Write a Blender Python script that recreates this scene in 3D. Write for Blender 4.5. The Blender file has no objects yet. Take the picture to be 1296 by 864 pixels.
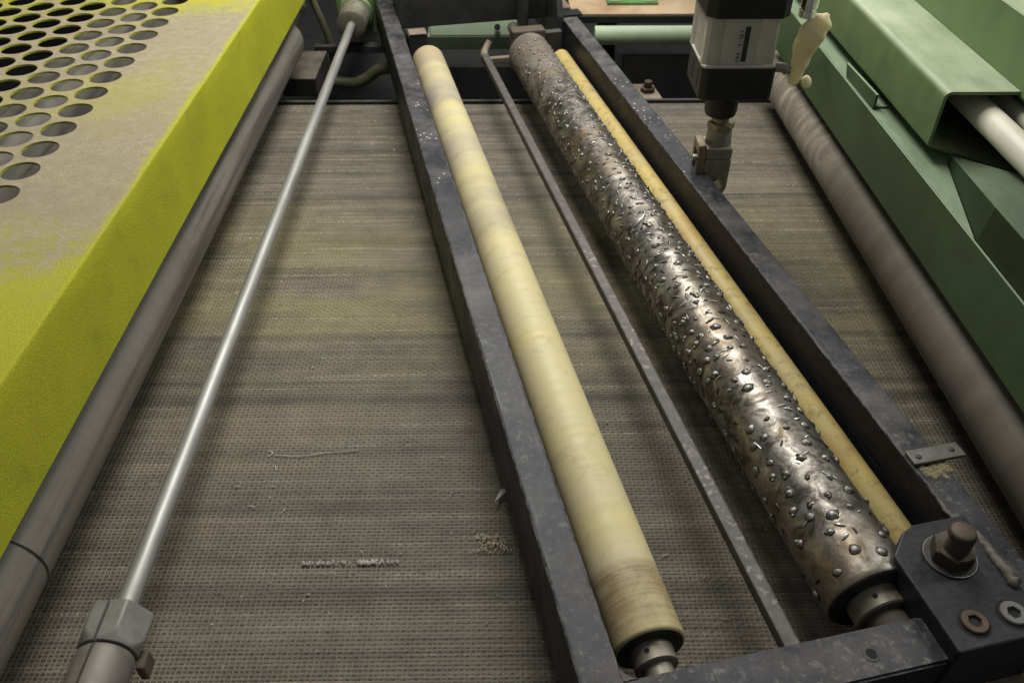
import bpy, bmesh, math, random
import numpy as np
from mathutils import Matrix, Vector
random.seed(7)
R = math.radians
S = bpy.context.scene
COL = S.collection

# ------------------------------------------------------------------ camera
cam = bpy.data.cameras.new('camera')
co = bpy.data.objects.new('camera', cam); COL.objects.link(co)
cam.sensor_width = 36.0
cam.lens = 36.0 * 1046 / 1296
cam.clip_start = 0.02; cam.clip_end = 100
co.location = (0, 0, 1.0)
co.rotation_euler = (R(90 - 40.138), 0, R(-0.67))
S.camera = co
cam.dof.use_dof = True
cam.dof.focus_distance = 1.22
cam.dof.aperture_fstop = 9.0

# ------------------------------------------------------------------ world and lamps (hall light: dim surroundings, ceiling tubes, an added side fill)
w = bpy.data.worlds.new('World'); S.world = w; w.use_nodes = True
bg = w.node_tree.nodes['Background']
bg.inputs[0].default_value = (0.93, 0.95, 1.0, 1); bg.inputs[1].default_value = 0.14

def area(name, loc, sx, sy, power, target, color=(1.0, 0.985, 0.915)):
    l = bpy.data.lights.new(name, 'AREA'); l.shape = 'RECTANGLE'; l.size = sx; l.size_y = sy
    l.energy = power; l.color = color
    o = bpy.data.objects.new(name, l); COL.objects.link(o); o.location = loc
    d = Vector(target) - Vector(loc)
    o.rotation_euler = d.to_track_quat('-Z', 'Y').to_euler()
    return o
area('ceiling_or_fill_lamp', (-0.05, 2.25, 2.0), 0.75, 1.5, 48, (-0.06, 1.80, 0))
area('ceiling_or_fill_lamp', (0.9, 4.6, 3.2), 0.5, 2.0, 36, (-0.3, 1.7, 0.2))
area('ceiling_or_fill_lamp', (2.6, 1.9, 2.6), 0.5, 1.6, 34, (-0.4, 1.4, 0.2))  # added fill lamp that brightens the right-facing skirt of the yellow cover
S.view_settings.view_transform = 'Standard'; S.view_settings.look = 'None'
S.view_settings.exposure = 0.0; S.view_settings.gamma = 1.0
S.render.engine = 'CYCLES'

# ------------------------------------------------------------------ node helper
class N:
    def __init__(s, name, rough=0.6, metal=0.0, color=(0.5, 0.5, 0.5), spec=0.5):
        s.m = bpy.data.materials.new(name); s.m.use_nodes = True
        s.t = s.m.node_tree; s.b = s.t.nodes['Principled BSDF']
        s.b.inputs['Roughness'].default_value = rough; s.b.inputs['Metallic'].default_value = metal
        s.b.inputs['Base Color'].default_value = (*color, 1)
        s.b.inputs['Specular IOR Level'].default_value = spec
        s._tc = None
    def n(s, typ): return s.t.nodes.new(typ)
    def l(s, a, b): s.t.links.new(a, b)
    def _put(s, sock, v):
        if v is None: return
        if hasattr(v, 'links') or isinstance(v, bpy.types.NodeSocket): s.l(v, sock)
        elif isinstance(v, (tuple, list)) and len(v) == 3 and sock.type == 'RGBA': sock.default_value = (*v, 1)
        else: sock.default_value = v
    def obj(s):
        if s._tc is None: s._tc = s.n('ShaderNodeTexCoord')
        return s._tc.outputs['Object']
    def map(s, scale=(1, 1, 1), loc=(0, 0, 0), rot=(0, 0, 0), vec=None):
        m = s.n('ShaderNodeMapping'); s.l(vec or s.obj(), m.inputs[0])
        m.inputs['Scale'].default_value = scale; m.inputs['Location'].default_value = loc; m.inputs['Rotation'].default_value = rot
        return m.outputs[0]
    def noise(s, vec=None, scale=5, detail=4, rough=0.55, dist=0.0):
        x = s.n('ShaderNodeTexNoise'); s.l(vec or s.obj(), x.inputs['Vector'])
        x.inputs['Scale'].default_value = scale; x.inputs['Detail'].default_value = detail
        x.inputs['Roughness'].default_value = rough; x.inputs['Distortion'].default_value = dist
        return x.outputs[0]
    def vor(s, vec=None, scale=5, rnd=1.0):
        x = s.n('ShaderNodeTexVoronoi'); s.l(vec or s.obj(), x.inputs['Vector'])
        x.inputs['Scale'].default_value = scale; x.inputs['Randomness'].default_value = rnd
        return x.outputs['Distance']
    def ramp(s, f, stops):
        r = s.n('ShaderNodeValToRGB'); s.l(f, r.inputs[0]); e = r.color_ramp.elements
        while len(e) < len(stops): e.new(0.5)
        for el, (p, c) in zip(e, stops):
            el.position = p; el.color = (c, c, c, 1) if not isinstance(c, tuple) else (*c, 1)
        return r.outputs[0]
    def mix(s, f, a, b, mode='MIX'):
        m = s.n('ShaderNodeMix'); m.data_type = 'RGBA'; m.blend_type = mode
        s._put(m.inputs[0], f); s._put(m.inputs[6], a); s._put(m.inputs[7], b)
        return m.outputs[2]
    def math(s, op, a, b=None, c=None):
        m = s.n('ShaderNodeMath'); m.operation = op
        for i, v in enumerate((a, b, c)):
            if v is not None: s._put(m.inputs[i], v)
        return m.outputs[0]
    def sep(s, vec=None):
        x = s.n('ShaderNodeSeparateXYZ'); s.l(vec or s.obj(), x.inputs[0]); return x.outputs
    def upface(s):                      # how far the surface faces up: dust lies there
        g = s.n('ShaderNodeNewGeometry'); x = s.n('ShaderNodeSeparateXYZ'); s.l(g.outputs['Normal'], x.inputs[0])
        return x.outputs[2]
    def bump(s, h, strength=0.3, dist=0.002):
        b = s.n('ShaderNodeBump'); s.l(h, b.inputs['Height']); b.inputs['Strength'].default_value = strength
        b.inputs['Distance'].default_value = dist; s.l(b.outputs[0], s.b.inputs['Normal'])
    def color(s, c): s._put(s.b.inputs['Base Color'], c)
    def rough(s, c): s._put(s.b.inputs['Roughness'], c)
    def metal(s, c): s._put(s.b.inputs['Metallic'], c)

# ------------------------------------------------------------------ materials
def m_plain(name, c, rough=0.6, metal=0.0, var=0.35, scale=30, bump=0.1, dust=None, dustamt=0.5):
    k = N(name, rough, metal)
    n1 = k.noise(scale=scale, detail=6, rough=0.65)
    n2 = k.noise(scale=scale * 0.2, detail=3)
    f = k.math('MULTIPLY', n1, n2)
    lo = tuple(v * (1 - var) for v in c); hi = tuple(min(1, v * (1 + var)) for v in c)
    col = k.mix(k.ramp(f, [(0.12, 0.0), (0.42, 1.0)]), lo, hi)
    if dust:
        up = k.ramp(k.upface(), [(0.5, 0.0), (0.95, 1.0)])
        pat = k.ramp(k.noise(scale=scale * 0.5, detail=7, rough=0.7), [(0.35, 0.15), (0.65, 1.0)])
        col = k.mix(k.math('MULTIPLY', k.math('MULTIPLY', up, pat), dustamt), col, dust)
    k.color(col); k.rough(k.ramp(n1, [(0.3, rough * 0.85), (0.7, min(1, rough * 1.2))]))
    if bump: k.bump(n1, bump, 0.002)
    return k.m

M = {}
M['dark'] = m_plain('dark_void_paint', (0.010, 0.010, 0.011), 0.8)
M['dark_grey'] = m_plain('dark_grey_steel', (0.035, 0.034, 0.034), 0.6, dust=(0.10, 0.09, 0.075))
M['black_plastic'] = m_plain('black_cap_plastic', (0.012, 0.012, 0.013), 0.42, dust=(0.09, 0.08, 0.065), dustamt=0.6, scale=60)
M['tan'] = m_plain('dusty_tan_metal', (0.24, 0.19, 0.14), 0.7)
M['brown'] = m_plain('dusty_brown_metal', (0.085, 0.068, 0.050), 0.75)
M['hose'] = m_plain('grey_green_hose', (0.10, 0.10, 0.055), 0.55)
M['alu'] = m_plain('worn_grey_aluminium', (0.56, 0.53, 0.47), 0.45, 0.15, var=0.15, scale=40)
M['steel'] = m_plain('dull_steel', (0.33, 0.31, 0.28), 0.42, 0.8, var=0.3, scale=60)
M['fork'] = m_plain('dusty_fork_steel', (0.36, 0.335, 0.27), 0.45, 0.4, var=0.35, scale=60, dust=(0.42, 0.38, 0.28))
M['dusty_dark'] = m_plain('dark_block_dusty_top', (0.02, 0.018, 0.016), 0.7, dust=(0.17, 0.14, 0.105), dustamt=0.85, scale=20)
M['strap'] = m_plain('stained_strap_steel', (0.16, 0.148, 0.132), 0.5, 0.3, var=0.4, scale=70)
M['bright'] = m_plain('bright_steel', (0.75, 0.74, 0.72), 0.22, 1.0, var=0.15, scale=60, bump=0.05)
M['zinc'] = m_plain('yellowish_zinc', (0.34, 0.28, 0.19), 0.45, 0.55, var=0.4, scale=60)
M['collar'] = m_plain('dusty_collar_steel', (0.28, 0.255, 0.20), 0.5, 0.45, var=0.3, scale=70, dust=(0.36, 0.32, 0.24))
M['coupling'] = m_plain('oxidised_coupling_steel', (0.19, 0.17, 0.15), 0.55, 0.35, var=0.2, scale=50)
M['nut'] = m_plain('grey_nut_steel', (0.25, 0.24, 0.222), 0.55, 0.35, var=0.2, scale=50)
M['rust'] = m_plain('rusty_bolt', (0.055, 0.039, 0.028), 0.6, 0.3, var=0.5, scale=90, bump=0.3, dust=(0.16, 0.125, 0.095), dustamt=0.5)
M['rust_head'] = m_plain('rusty_screw_head', (0.10, 0.068, 0.048), 0.55, 0.4, var=0.4, scale=120)
M['screw'] = m_plain('grey_screw_head', (0.15, 0.145, 0.135), 0.5, 0.3, var=0.3, scale=120)
M['weld'] = m_plain('pale_weld_bead', (0.125, 0.112, 0.092), 0.7, var=0.5, scale=90, bump=0.5)
M['putty'] = m_plain('yellow_grime_putty', (0.22, 0.185, 0.10), 0.8, var=0.5, scale=90, bump=0.6)
M['rubber'] = m_plain('cream_rubber', (0.78, 0.72, 0.50), 0.5, var=0.14, scale=25, bump=0.2)
_b = M['rubber'].node_tree.nodes['Principled BSDF']; _b.inputs['Subsurface Weight'].default_value = 0.7; _b.inputs['Subsurface Radius'].default_value = (.03, .026, .016); _b.inputs['Subsurface Scale'].default_value = 1.0
M['white_pipe'] = m_plain('cream_plastic_pipe', (0.72, 0.69, 0.56), 0.4, var=0.12, scale=15, bump=0.05)
M['black_rubber'] = m_plain('black_roller_end', (0.018, 0.016, 0.014), 0.6, var=0.5, scale=60)
M['paper'] = m_plain('white_paper', (0.88, 0.87, 0.84), 0.7, var=0.05)
M['husk'] = m_plain('pale_seed_husk', (0.66, 0.57, 0.37), 0.7, var=0.25)
M['orange_wood'] = m_plain('worn_plywood', (0.42, 0.27, 0.13), 0.6, var=0.45, scale=14, dust=(0.42, 0.37, 0.29), dustamt=0.5)
M['board'] = m_plain('green_board', (0.10, 0.22, 0.06), 0.5)
M['label_dark'] = m_plain('dark_sticker_print', (0.03, 0.03, 0.033), 0.5, bump=0)
M['label_grey'] = m_plain('faded_sticker_print', (0.13, 0.125, 0.12), 0.5, bump=0)
M['sliver'] = m_plain('shiny_metal_burr', (0.88, 0.87, 0.84), 0.3, 0.6, var=0.1, bump=0)

def m_green(name, c, dust, amt):
    k = N(name, 0.5)
    n1 = k.noise(scale=9, detail=6, rough=0.6); n2 = k.noise(scale=160, detail=3)
    col = k.mix(k.ramp(n1, [(0.3, 0.0), (0.7, 1.0)]), tuple(v * 0.8 for v in c), tuple(v * 1.2 for v in c))
    up = k.ramp(k.upface(), [(0.3, 0.0), (0.95, 1.0)])
    pat = k.ramp(k.noise(k.map((1, 0.35, 1)), scale=14, detail=7, rough=0.65), [(0.3, 0.35), (0.7, 1.0)])
    col = k.mix(k.math('MULTIPLY', k.math('MULTIPLY', up, pat), amt), col, dust)  # upward faces turn pale green: light from above put into the dust tint
    spots = k.ramp(k.vor(scale=46), [(0.02, 1.0), (0.05, 0.0)])
    col = k.mix(k.math('MULTIPLY', spots, 0.35), col, (0.08, 0.07, 0.05))
    k.color(col); k.rough(k.ramp(n1, [(0.3, 0.42), (0.7, 0.62)])); k.bump(n2, 0.06, 0.001)
    return k.m
M['green'] = m_green('green_machine_paint', (0.138, 0.205, 0.085), (0.50, 0.56, 0.39), 0.93)
M['green_dark'] = m_green('dark_green_machine_paint', (0.062, 0.098, 0.042), (0.36, 0.45, 0.31), 0.9)
M['green_pale'] = m_green('pale_green_machine_paint', (0.30, 0.39, 0.25), (0.42, 0.48, 0.36), 0.6)

def ypos_(k, lo=-1.1, hi=1.4):      # 0..1 along the frame, near to far
    return k.math('DIVIDE', k.math('SUBTRACT', k.sep()[1], lo), hi - lo)
def m_frame(name, dusty):
    k = N(name, 0.55, spec=0.25)
    n1 = k.noise(scale=11, detail=10, rough=0.66); n2 = k.noise(scale=5, detail=4); n3 = k.noise(scale=110, detail=4, rough=0.7)
    up = k.ramp(k.upface(), [(0.45, 0.0), (0.9, 1.0)])
    base = k.mix(k.ramp(n3, [(0.3, 0.0), (0.75, 1.0)]), (0.010, 0.010, 0.013), (0.032, 0.032, 0.041))
    dust = k.mix(k.ramp(n2, [(0.3, 0.0), (0.7, 1.0)]), (0.060, 0.060, 0.078), (0.185, 0.176, 0.165))
    pat = k.ramp(n1, [(0.40, 0.10), (0.66, 1.0)])
    dust = k.mix(k.ramp(ypos_(k), [(0.60, 0.0), (0.85, 0.75)]), dust, (0.24, 0.23, 0.22))
    amt = k.math('MULTIPLY', k.math('MULTIPLY', up, pat), dusty)
    col = k.mix(amt, base, dust)
    # pale flecks and worn blotches lying on the top face, in clusters
    fl = k.ramp(k.vor(k.map((1, 1, 1)), scale=78), [(0.12, 1.0), (0.22, 0.0)])
    xx, ypos = k.sep()[0], k.sep()[1]
    cl = k.math('MULTIPLY', k.ramp(k.noise(scale=13, detail=2), [(0.48, 0.0), (0.56, 1.0)]), k.ramp(ypos, [(-0.15, 0.0), (0.0, 1.0), (0.55, 1.0), (0.62, 0.0)]))
    fleck = k.math('MULTIPLY', k.math('MULTIPLY', fl, cl), up)
    col = k.mix(k.math('MULTIPLY', fleck, 0.95), col, (0.58, 0.55, 0.50))
    bl = k.ramp(k.noise(scale=95, detail=8, rough=0.75, dist=0.3), [(0.53, 0.0), (0.66, 1.0)])
    blc = k.ramp(k.noise(k.map(loc=(3, 1, 2)), scale=4.2, detail=3), [(0.45, 0.0), (0.62, 0.8)])
    blc = k.math('MAXIMUM', blc, k.ramp(ypos_(k), [(0.04, 1.0), (0.14, 0.0)]))
    col = k.mix(k.math('MULTIPLY', k.math('MULTIPLY', bl, blc), k.math('MULTIPLY', up, 0.6 * dusty)), col, (0.32, 0.30, 0.27))
    scr = k.ramp(k.noise(k.map((150, 5, 150), (3, 2, 1)), scale=1.0, detail=5, rough=0.7), [(0.60, 0.0), (0.70, 0.45)])
    col = k.mix(k.math('MULTIPLY', scr, dusty), col, (0.17, 0.165, 0.165))
    edge = k.ramp(k.upface(), [(0.28, 0.0), (0.36, 1.0), (0.93, 1.0), (0.97, 0.0)])
    wear = k.ramp(k.noise(k.map(loc=(1, 2, 5)), scale=48, detail=6, rough=0.7), [(0.44, 0.0), (0.58, 1.0)])
    col = k.mix(k.math('MULTIPLY', k.math('MULTIPLY', edge, wear), 0.8 * dusty), col, (0.24, 0.225, 0.205))
    k.color(col); k.rough(k.ramp(n1, [(0.3, 0.35), (0.7, 0.65)])); k.bump(n3, 0.25, 0.002)
    return k.m
M['frame'] = m_frame('blue_black_frame_paint', 0.80)
M['frame_black'] = m_frame('black_block_paint', 0.07)

def m_belt(name, base_lo, base_hi):
    k = N(name, 0.62, spec=0.35)
    # streaks run across the belt (along X)
    s1 = k.noise(k.map((0.9, 26, 1)), scale=1.0, detail=8, rough=0.62)
    s2 = k.noise(k.map((2.6, 110, 1)), scale=1.0, detail=6, rough=0.7)
    n1 = k.noise(scale=4.0, detail=6, rough=0.6)
    s3 = k.noise(k.map((0.5, 9, 1), (3, 1, 0)), scale=1.0, detail=5, rough=0.6)
    s4 = k.noise(k.map((5, 240, 1), (1, 4, 0)), scale=1.0, detail=3, rough=0.7)
    f = k.math('ADD', k.math('ADD', k.math('MULTIPLY', s1, 0.40), k.math('MULTIPLY', s2, 0.26)), k.math('ADD', k.math('MULTIPLY', s3, 0.20), k.math('MULTIPLY', s4, 0.14)))
    col = k.mix(k.ramp(f, [(0.415, 0.0), (0.585, 1.0)]), base_lo, base_hi)
    col = k.mix(k.ramp(n1, [(0.38, 0.0), (0.75, 0.35)]), col, tuple(v * 0.7 for v in base_lo))
    x, y, z = k.sep()[:3]
    # yellow-green dust rubbed into a band of the belt, brown grease further on
    d = k.math('ABSOLUTE', k.math('SUBTRACT', y, 0.16))
    band = k.math('MULTIPLY', k.ramp(d, [(0.05, 1.0), (0.50, 0.0)]), k.ramp(k.noise(k.map((1.6, 5, 1)), scale=1.6, detail=6), [(0.36, 0.0), (0.6, 1.0)]))
    col = k.mix(k.math('MULTIPLY', band, 0.62), col, (0.38, 0.335, 0.145))
    rst = k.ramp(k.noise(k.map((1.4, 3, 1), (5, 2, 0)), scale=2.4, detail=5), [(0.55, 0.0), (0.72, 0.5)])
    col = k.mix(k.math('MULTIPLY', rst, 0.6), col, (0.11, 0.078, 0.052))
    pale = k.ramp(k.noise(k.map((2.0, 70, 1), (2, 7, 0)), scale=1.0, detail=7, rough=0.7), [(0.55, 0.0), (0.66, 0.85)])
    brk = k.ramp(k.noise(k.map((150, 90, 1)), scale=1.0, detail=4, rough=0.75), [(0.44, 0.05), (0.60, 1.0)])
    col = k.mix(k.math('MULTIPLY', pale, brk), col, (0.62, 0.56, 0.42))
    thin = k.ramp(k.noise(k.map((3.2, 150, 1), (8, 3, 0)), scale=1.0, detail=5, rough=0.7), [(0.56, 0.0), (0.66, 0.8)])
    col = k.mix(k.math('MULTIPLY', k.math('MULTIPLY', thin, brk), k.ramp(y, [(-0.36, 0.15), (-0.14, 1.0)])), col, (0.58, 0.52, 0.36))
    drk = k.ramp(k.noise(k.map((0.7, 70, 1), (4, 6, 0)), scale=1.0, detail=6, rough=0.7), [(0.56, 0.0), (0.68, 0.7)])
    col = k.mix(drk, col, (0.055, 0.045, 0.036))
    mott = k.ramp(k.noise(scale=26, detail=7, rough=0.75), [(0.35, 0.0), (0.65, 1.0)])
    col = k.mix(0.25, col, k.mix(mott, (0.055, 0.050, 0.041), (0.24, 0.22, 0.17)))
    dots = k.math('MULTIPLY', k.ramp(k.vor(scale=34), [(0.05, 1.0), (0.10, 0.0)]), k.ramp(k.noise(scale=3.1, detail=3), [(0.52, 0.0), (0.6, 0.8)]))
    col = k.mix(dots, col, (0.55, 0.50, 0.36))
    mean = tuple(a * .5 + b * .5 for a, b in zip(base_lo, base_hi))
    nearm = k.ramp(y, [(-0.34, 0.32), (-0.12, 0.0)])
    col = k.mix(nearm, col, k.mix(mott, tuple(v * .65 for v in mean), tuple(v * 1.05 for v in mean)))
    for yb, wd, am in ((1.035, .014, .62), (1.075, .006, .5), (0.655, .008, .5), (1.205, .006, .5), (1.72, .010, .5), (0.80, .012, .4)):
        bd = k.ramp(k.math('ABSOLUTE', k.math('ADD', k.math('SUBTRACT', y, yb - 1.2), k.math('MULTIPLY', k.math('SUBTRACT', n1, .5), .012))), [(wd * .5, am), (wd * 1.5, 0.0)])
        col = k.mix(k.math('MULTIPLY', bd, k.ramp(n1, [(0.3, 0.45), (0.6, 1.0)])), col, (0.042, 0.037, 0.032))
    k.color(col)
    return k.m
M['weft'] = m_belt('belt_cross_thread', (0.060, 0.050, 0.039), (0.275, 0.234, 0.172))
M['warp'] = m_belt('belt_long_thread', (0.090, 0.077, 0.061), (0.315, 0.273, 0.206))
M['belt'] = m_belt('belt_backing', (0.046, 0.039, 0.031), (0.145, 0.124, 0.094))
M['frayed'] = m_plain('frayed_pale_thread', (0.55, 0.52, 0.45), 0.7)

def m_wrap(name, c1, c2, stain, axis_scale=9, seed=0.0):
    k = N(name, 0.5, spec=0.4)
    x, y, z = k.sep()[:3]
    b1 = k.noise(k.map((0.35, axis_scale, 0.35), (seed, seed, 0)), scale=1.0, detail=6, rough=0.65)
    b2 = k.noise(k.map((2.5, 60, 2.5), (seed, 0, 0)), scale=1.0, detail=5, rough=0.6)
    n3 = k.noise(scale=26, detail=7, rough=0.7, dist=0.6)
    col = k.mix(k.ramp(b1, [(0.36, 0.0), (0.62, 1.0)]), c2, c1)
    col = k.mix(k.ramp(b2, [(0.48, 0.0), (0.75, 0.16)]), col, tuple(v * 0.6 for v in c2))
    col = k.mix(k.ramp(n3, [(0.58, 0.0), (0.76, 0.55)]), col, stain)
    sp = k.ramp(k.vor(scale=95), [(0.05, 1.0), (0.13, 0.0)])
    col = k.mix(k.math('MULTIPLY', sp, 0.30), col, (0.16, 0.10, 0.05))
    return k, col, y, b1, b2, n3
def m_yellow_roller():
    k, col, y, b1, b2, n3 = m_wrap('cream_yellow_roller_cover', (0.67, 0.575, 0.28), (0.61, 0.535, 0.335), (0.38, 0.31, 0.20))
    # greyed worn length toward the far end, grimy finger-wide wear at the near end
    far = k.ramp(k.math('ADD', k.math('MULTIPLY', y, 0.5), k.math('MULTIPLY', b1, 0.5)), [(0.22, 0.0), (0.34, 1.0)])
    gb = k.ramp(k.noise(k.map((0.3, 5, 0.3), (4, 4, 0)), scale=1.0, detail=3), [(0.44, 0.0), (0.54, 1.0)])
    pt = k.ramp(k.noise(k.map((7, 9, 7), (2, 5, 1)), scale=1.0, detail=7, rough=0.7), [(0.36, 0.35), (0.56, 1.0)])
    for yb, wd, am in ((0.58, .07, .85), (0.30, .05, .35), (-0.02, .06, .65), (0.08, .03, .4), (0.72, .03, .5)):
        bb_ = k.ramp(k.math('ABSOLUTE', k.math('ADD', k.math('SUBTRACT', y, yb), k.math('MULTIPLY', k.math('SUBTRACT', n3, .5), .06))), [(wd * .5, am), (wd * 1.15, 0.0)])
        col = k.mix(k.math('MULTIPLY', bb_, pt), col, (0.36, 0.32, 0.265))
    col = k.mix(k.math('MULTIPLY', k.math('MULTIPLY', k.math('MULTIPLY', far, gb), pt), 0.5), col, (0.40, 0.36, 0.29))
    wr = k.ramp(k.noise(k.map((9, 16, 9), (7, 1, 3)), scale=1.0, detail=8, rough=0.75), [(0.56, 0.0), (0.70, 0.55)])
    col = k.mix(wr, col, (0.36, 0.29, 0.17))
    tip = k.ramp(y, [(0.76, 0.0), (0.80, 0.7)])
    col = k.mix(tip, col, (0.42, 0.33, 0.23))
    nr = k.math('MULTIPLY', y, -1.0)
    smr = k.math('MULTIPLY', k.ramp(nr, [(0.800, 0.0), (0.815, 1.0), (0.86, 0.9), (0.90, 0.55)]), k.ramp(n3, [(0.30, 0.35), (0.55, 1.0)]))
    col = k.mix(k.math('MULTIPLY', k.math('MULTIPLY', smr, k.ramp(k.noise(k.map((1.2, 190, 1.2)), scale=1.0, detail=3), [(0.35, 0.55), (0.6, 1.0)])), 0.9), col, (0.23, 0.145, 0.07))
    k.color(col); k.rough(k.ramp(b2, [(0.3, 0.42), (0.7, 0.62)])); k.bump(n3, 0.12, 0.002)
    return k.m
M['yellow_roller'] = m_yellow_roller()
k, col, y, b1, b2, n3 = m_wrap('amber_yellow_roller_cover', (0.60, 0.465, 0.15), (0.53, 0.43, 0.21), (0.24, 0.17, 0.10), seed=3.3)
col = k.mix(k.ramp(k.noise(scale=48, detail=6, rough=0.7), [(0.52, 0.0), (0.64, 0.75)]), col, (0.30, 0.205, 0.085))
col = k.mix(k.ramp(k.noise(k.map((2, 5, 2)), scale=1.0, detail=5), [(0.5, 0.0), (0.65, 0.6)]), col, (0.46, 0.30, 0.10))
k.color(col); k.bump(n3, 0.12, 0.002); M['amber'] = k.m
k, col, y, b1, b2, n3 = m_wrap('brown_grey_roller_cover', (0.125, 0.107, 0.082), (0.185, 0.160, 0.124), (0.07, 0.058, 0.045), axis_scale=14, seed=6.1)
swr = k.ramp(k.noise(k.map((7, 20, 7), (1, 1, 0)), scale=1.0, detail=6, rough=0.65, dist=1.8), [(0.49, 0.0), (0.62, 0.9)])
far = k.ramp(y, [(0.1, 0.0), (0.55, 1.0)])
col = k.mix(k.math('MULTIPLY', swr, far), col, (0.48, 0.43, 0.335))
col = k.mix(k.math('MULTIPLY', far, 0.35), col, (0.30, 0.265, 0.205))
k.color(col); k.rough(0.6); k.bump(n3, 0.12, 0.002); M['right_roller'] = k.m
k, col, y, b1, b2, n3 = m_wrap('grey_roller_cover', (0.185, 0.168, 0.142), (0.145, 0.130, 0.108), (0.08, 0.07, 0.055), axis_scale=3, seed=8.1)
st = k.ramp(k.noise(k.map((55, 1.6, 55)), scale=1.0, detail=6), [(0.48, 0.0), (0.62, 0.75)])
col = k.mix(st, col, (0.062, 0.056, 0.054))
k.color(col); k.rough(0.5); M['left_roller'] = k.m

def m_studded():
    k = N('heat_tinted_steel', 0.3, 0.9)
    n1 = k.noise(scale=30, detail=7, rough=0.68, dist=0.8); n2 = k.noise(scale=8, detail=4); n3 = k.noise(scale=140, detail=4)
    y = k.sep()[1]
    col = k.mix(k.ramp(n1, [(0.40, 0.0), (0.66, 1.0)]), (0.072, 0.062, 0.051), (0.45, 0.42, 0.38))
    col = k.mix(k.ramp(n2, [(0.48, 0.0), (0.66, 0.6)]), col, (0.26, 0.205, 0.14))
    col = k.mix(k.ramp(k.noise(k.map(loc=(2, 9, 4)), scale=17, detail=5), [(0.56, 0.0), (0.68, 0.8)]), col, (0.035, 0.033, 0.034))
    dust = k.ramp(k.math('ADD', y, k.math('MULTIPLY', n1, 0.35)), [(0.62, 0.0), (0.92, 1.0)])
    col = k.mix(k.math('MULTIPLY', dust, 0.75), col, (0.17, 0.14, 0.11))
    ring = k.ramp(k.math('ABSOLUTE', k.math('SUBTRACT', y, 0.27)), [(0.012, 0.8), (0.03, 0.0)])
    col = k.mix(k.math('MULTIPLY', ring, k.ramp(n2, [(0.4, 0.2), (0.6, 1.0)])), col, (0.34, 0.19, 0.06))
    k.color(col)
    k.metal(k.math('SUBTRACT', 0.9, k.math('MULTIPLY', dust, 0.6)))
    rr = k.ramp(n1, [(0.3, 0.56), (0.62, 0.38)])
    k.rough(k.math('ADD', rr, k.math('MULTIPLY', dust, 0.25)))
    h = k.math('ADD', k.math('MULTIPLY', n2, 1.0), k.math('MULTIPLY', k.noise(scale=45, detail=4, rough=0.6), 0.45))
    k.bump(h, 0.32, 0.007)
    return k.m
M['studded'] = m_studded()
M['stud'] = m_plain('weld_stud_steel', (0.27, 0.255, 0.235), 0.42, 0.8, var=0.5, scale=130, bump=0.4)
M['burnt'] = m_plain('burnt_weld_ring', (0.035, 0.031, 0.028), 0.45, 0.6, var=0.5, scale=130)

def m_bar():
    k = N('worn_flat_bar', 0.55, 0.25)
    n1 = k.noise(scale=40, detail=7, rough=0.7); bl = k.ramp(k.noise(scale=85, detail=3), [(0.55, 0.0), (0.64, 1.0)])
    cl = k.math('MULTIPLY', k.ramp(k.noise(scale=5, detail=2), [(0.42, 0.0), (0.55, 1.0)]), k.ramp(k.sep()[1], [(-0.9, 1.0), (-0.35, 0.15)]))
    up = k.ramp(k.upface(), [(0.4, 0.0), (0.9, 1.0)])
    col = k.mix(k.ramp(n1, [(0.3, 0.0), (0.7, 1.0)]), (0.060, 0.053, 0.048), (0.135, 0.122, 0.112))
    col = k.mix(k.math('MULTIPLY', k.math('MULTIPLY', bl, cl), k.math('MULTIPLY', up, 0.7)), col, (0.30, 0.27, 0.24))
    k.color(col); k.bump(n1, 0.3, 0.002); return k.m
M['bar'] = m_bar()

def m_rod():
    k = N('polished_rod_steel', 0.5, 0.5)
    n1 = k.noise(k.map((60, 6, 60)), scale=1.0, detail=5); n2 = k.noise(scale=7, detail=5)
    col = k.mix(k.ramp(n1, [(0.35, 0.0), (0.7, 1.0)]), (0.30, 0.295, 0.285), (0.45, 0.44, 0.43))
    col = k.mix(k.ramp(n2, [(0.5, 0.0), (0.7, 0.4)]), col, (0.30, 0.28, 0.24))
    k.color(col); k.rough(k.ramp(n2, [(0.3, 0.44), (0.7, 0.58)])); return k.m
M['rod'] = m_rod()

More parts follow.
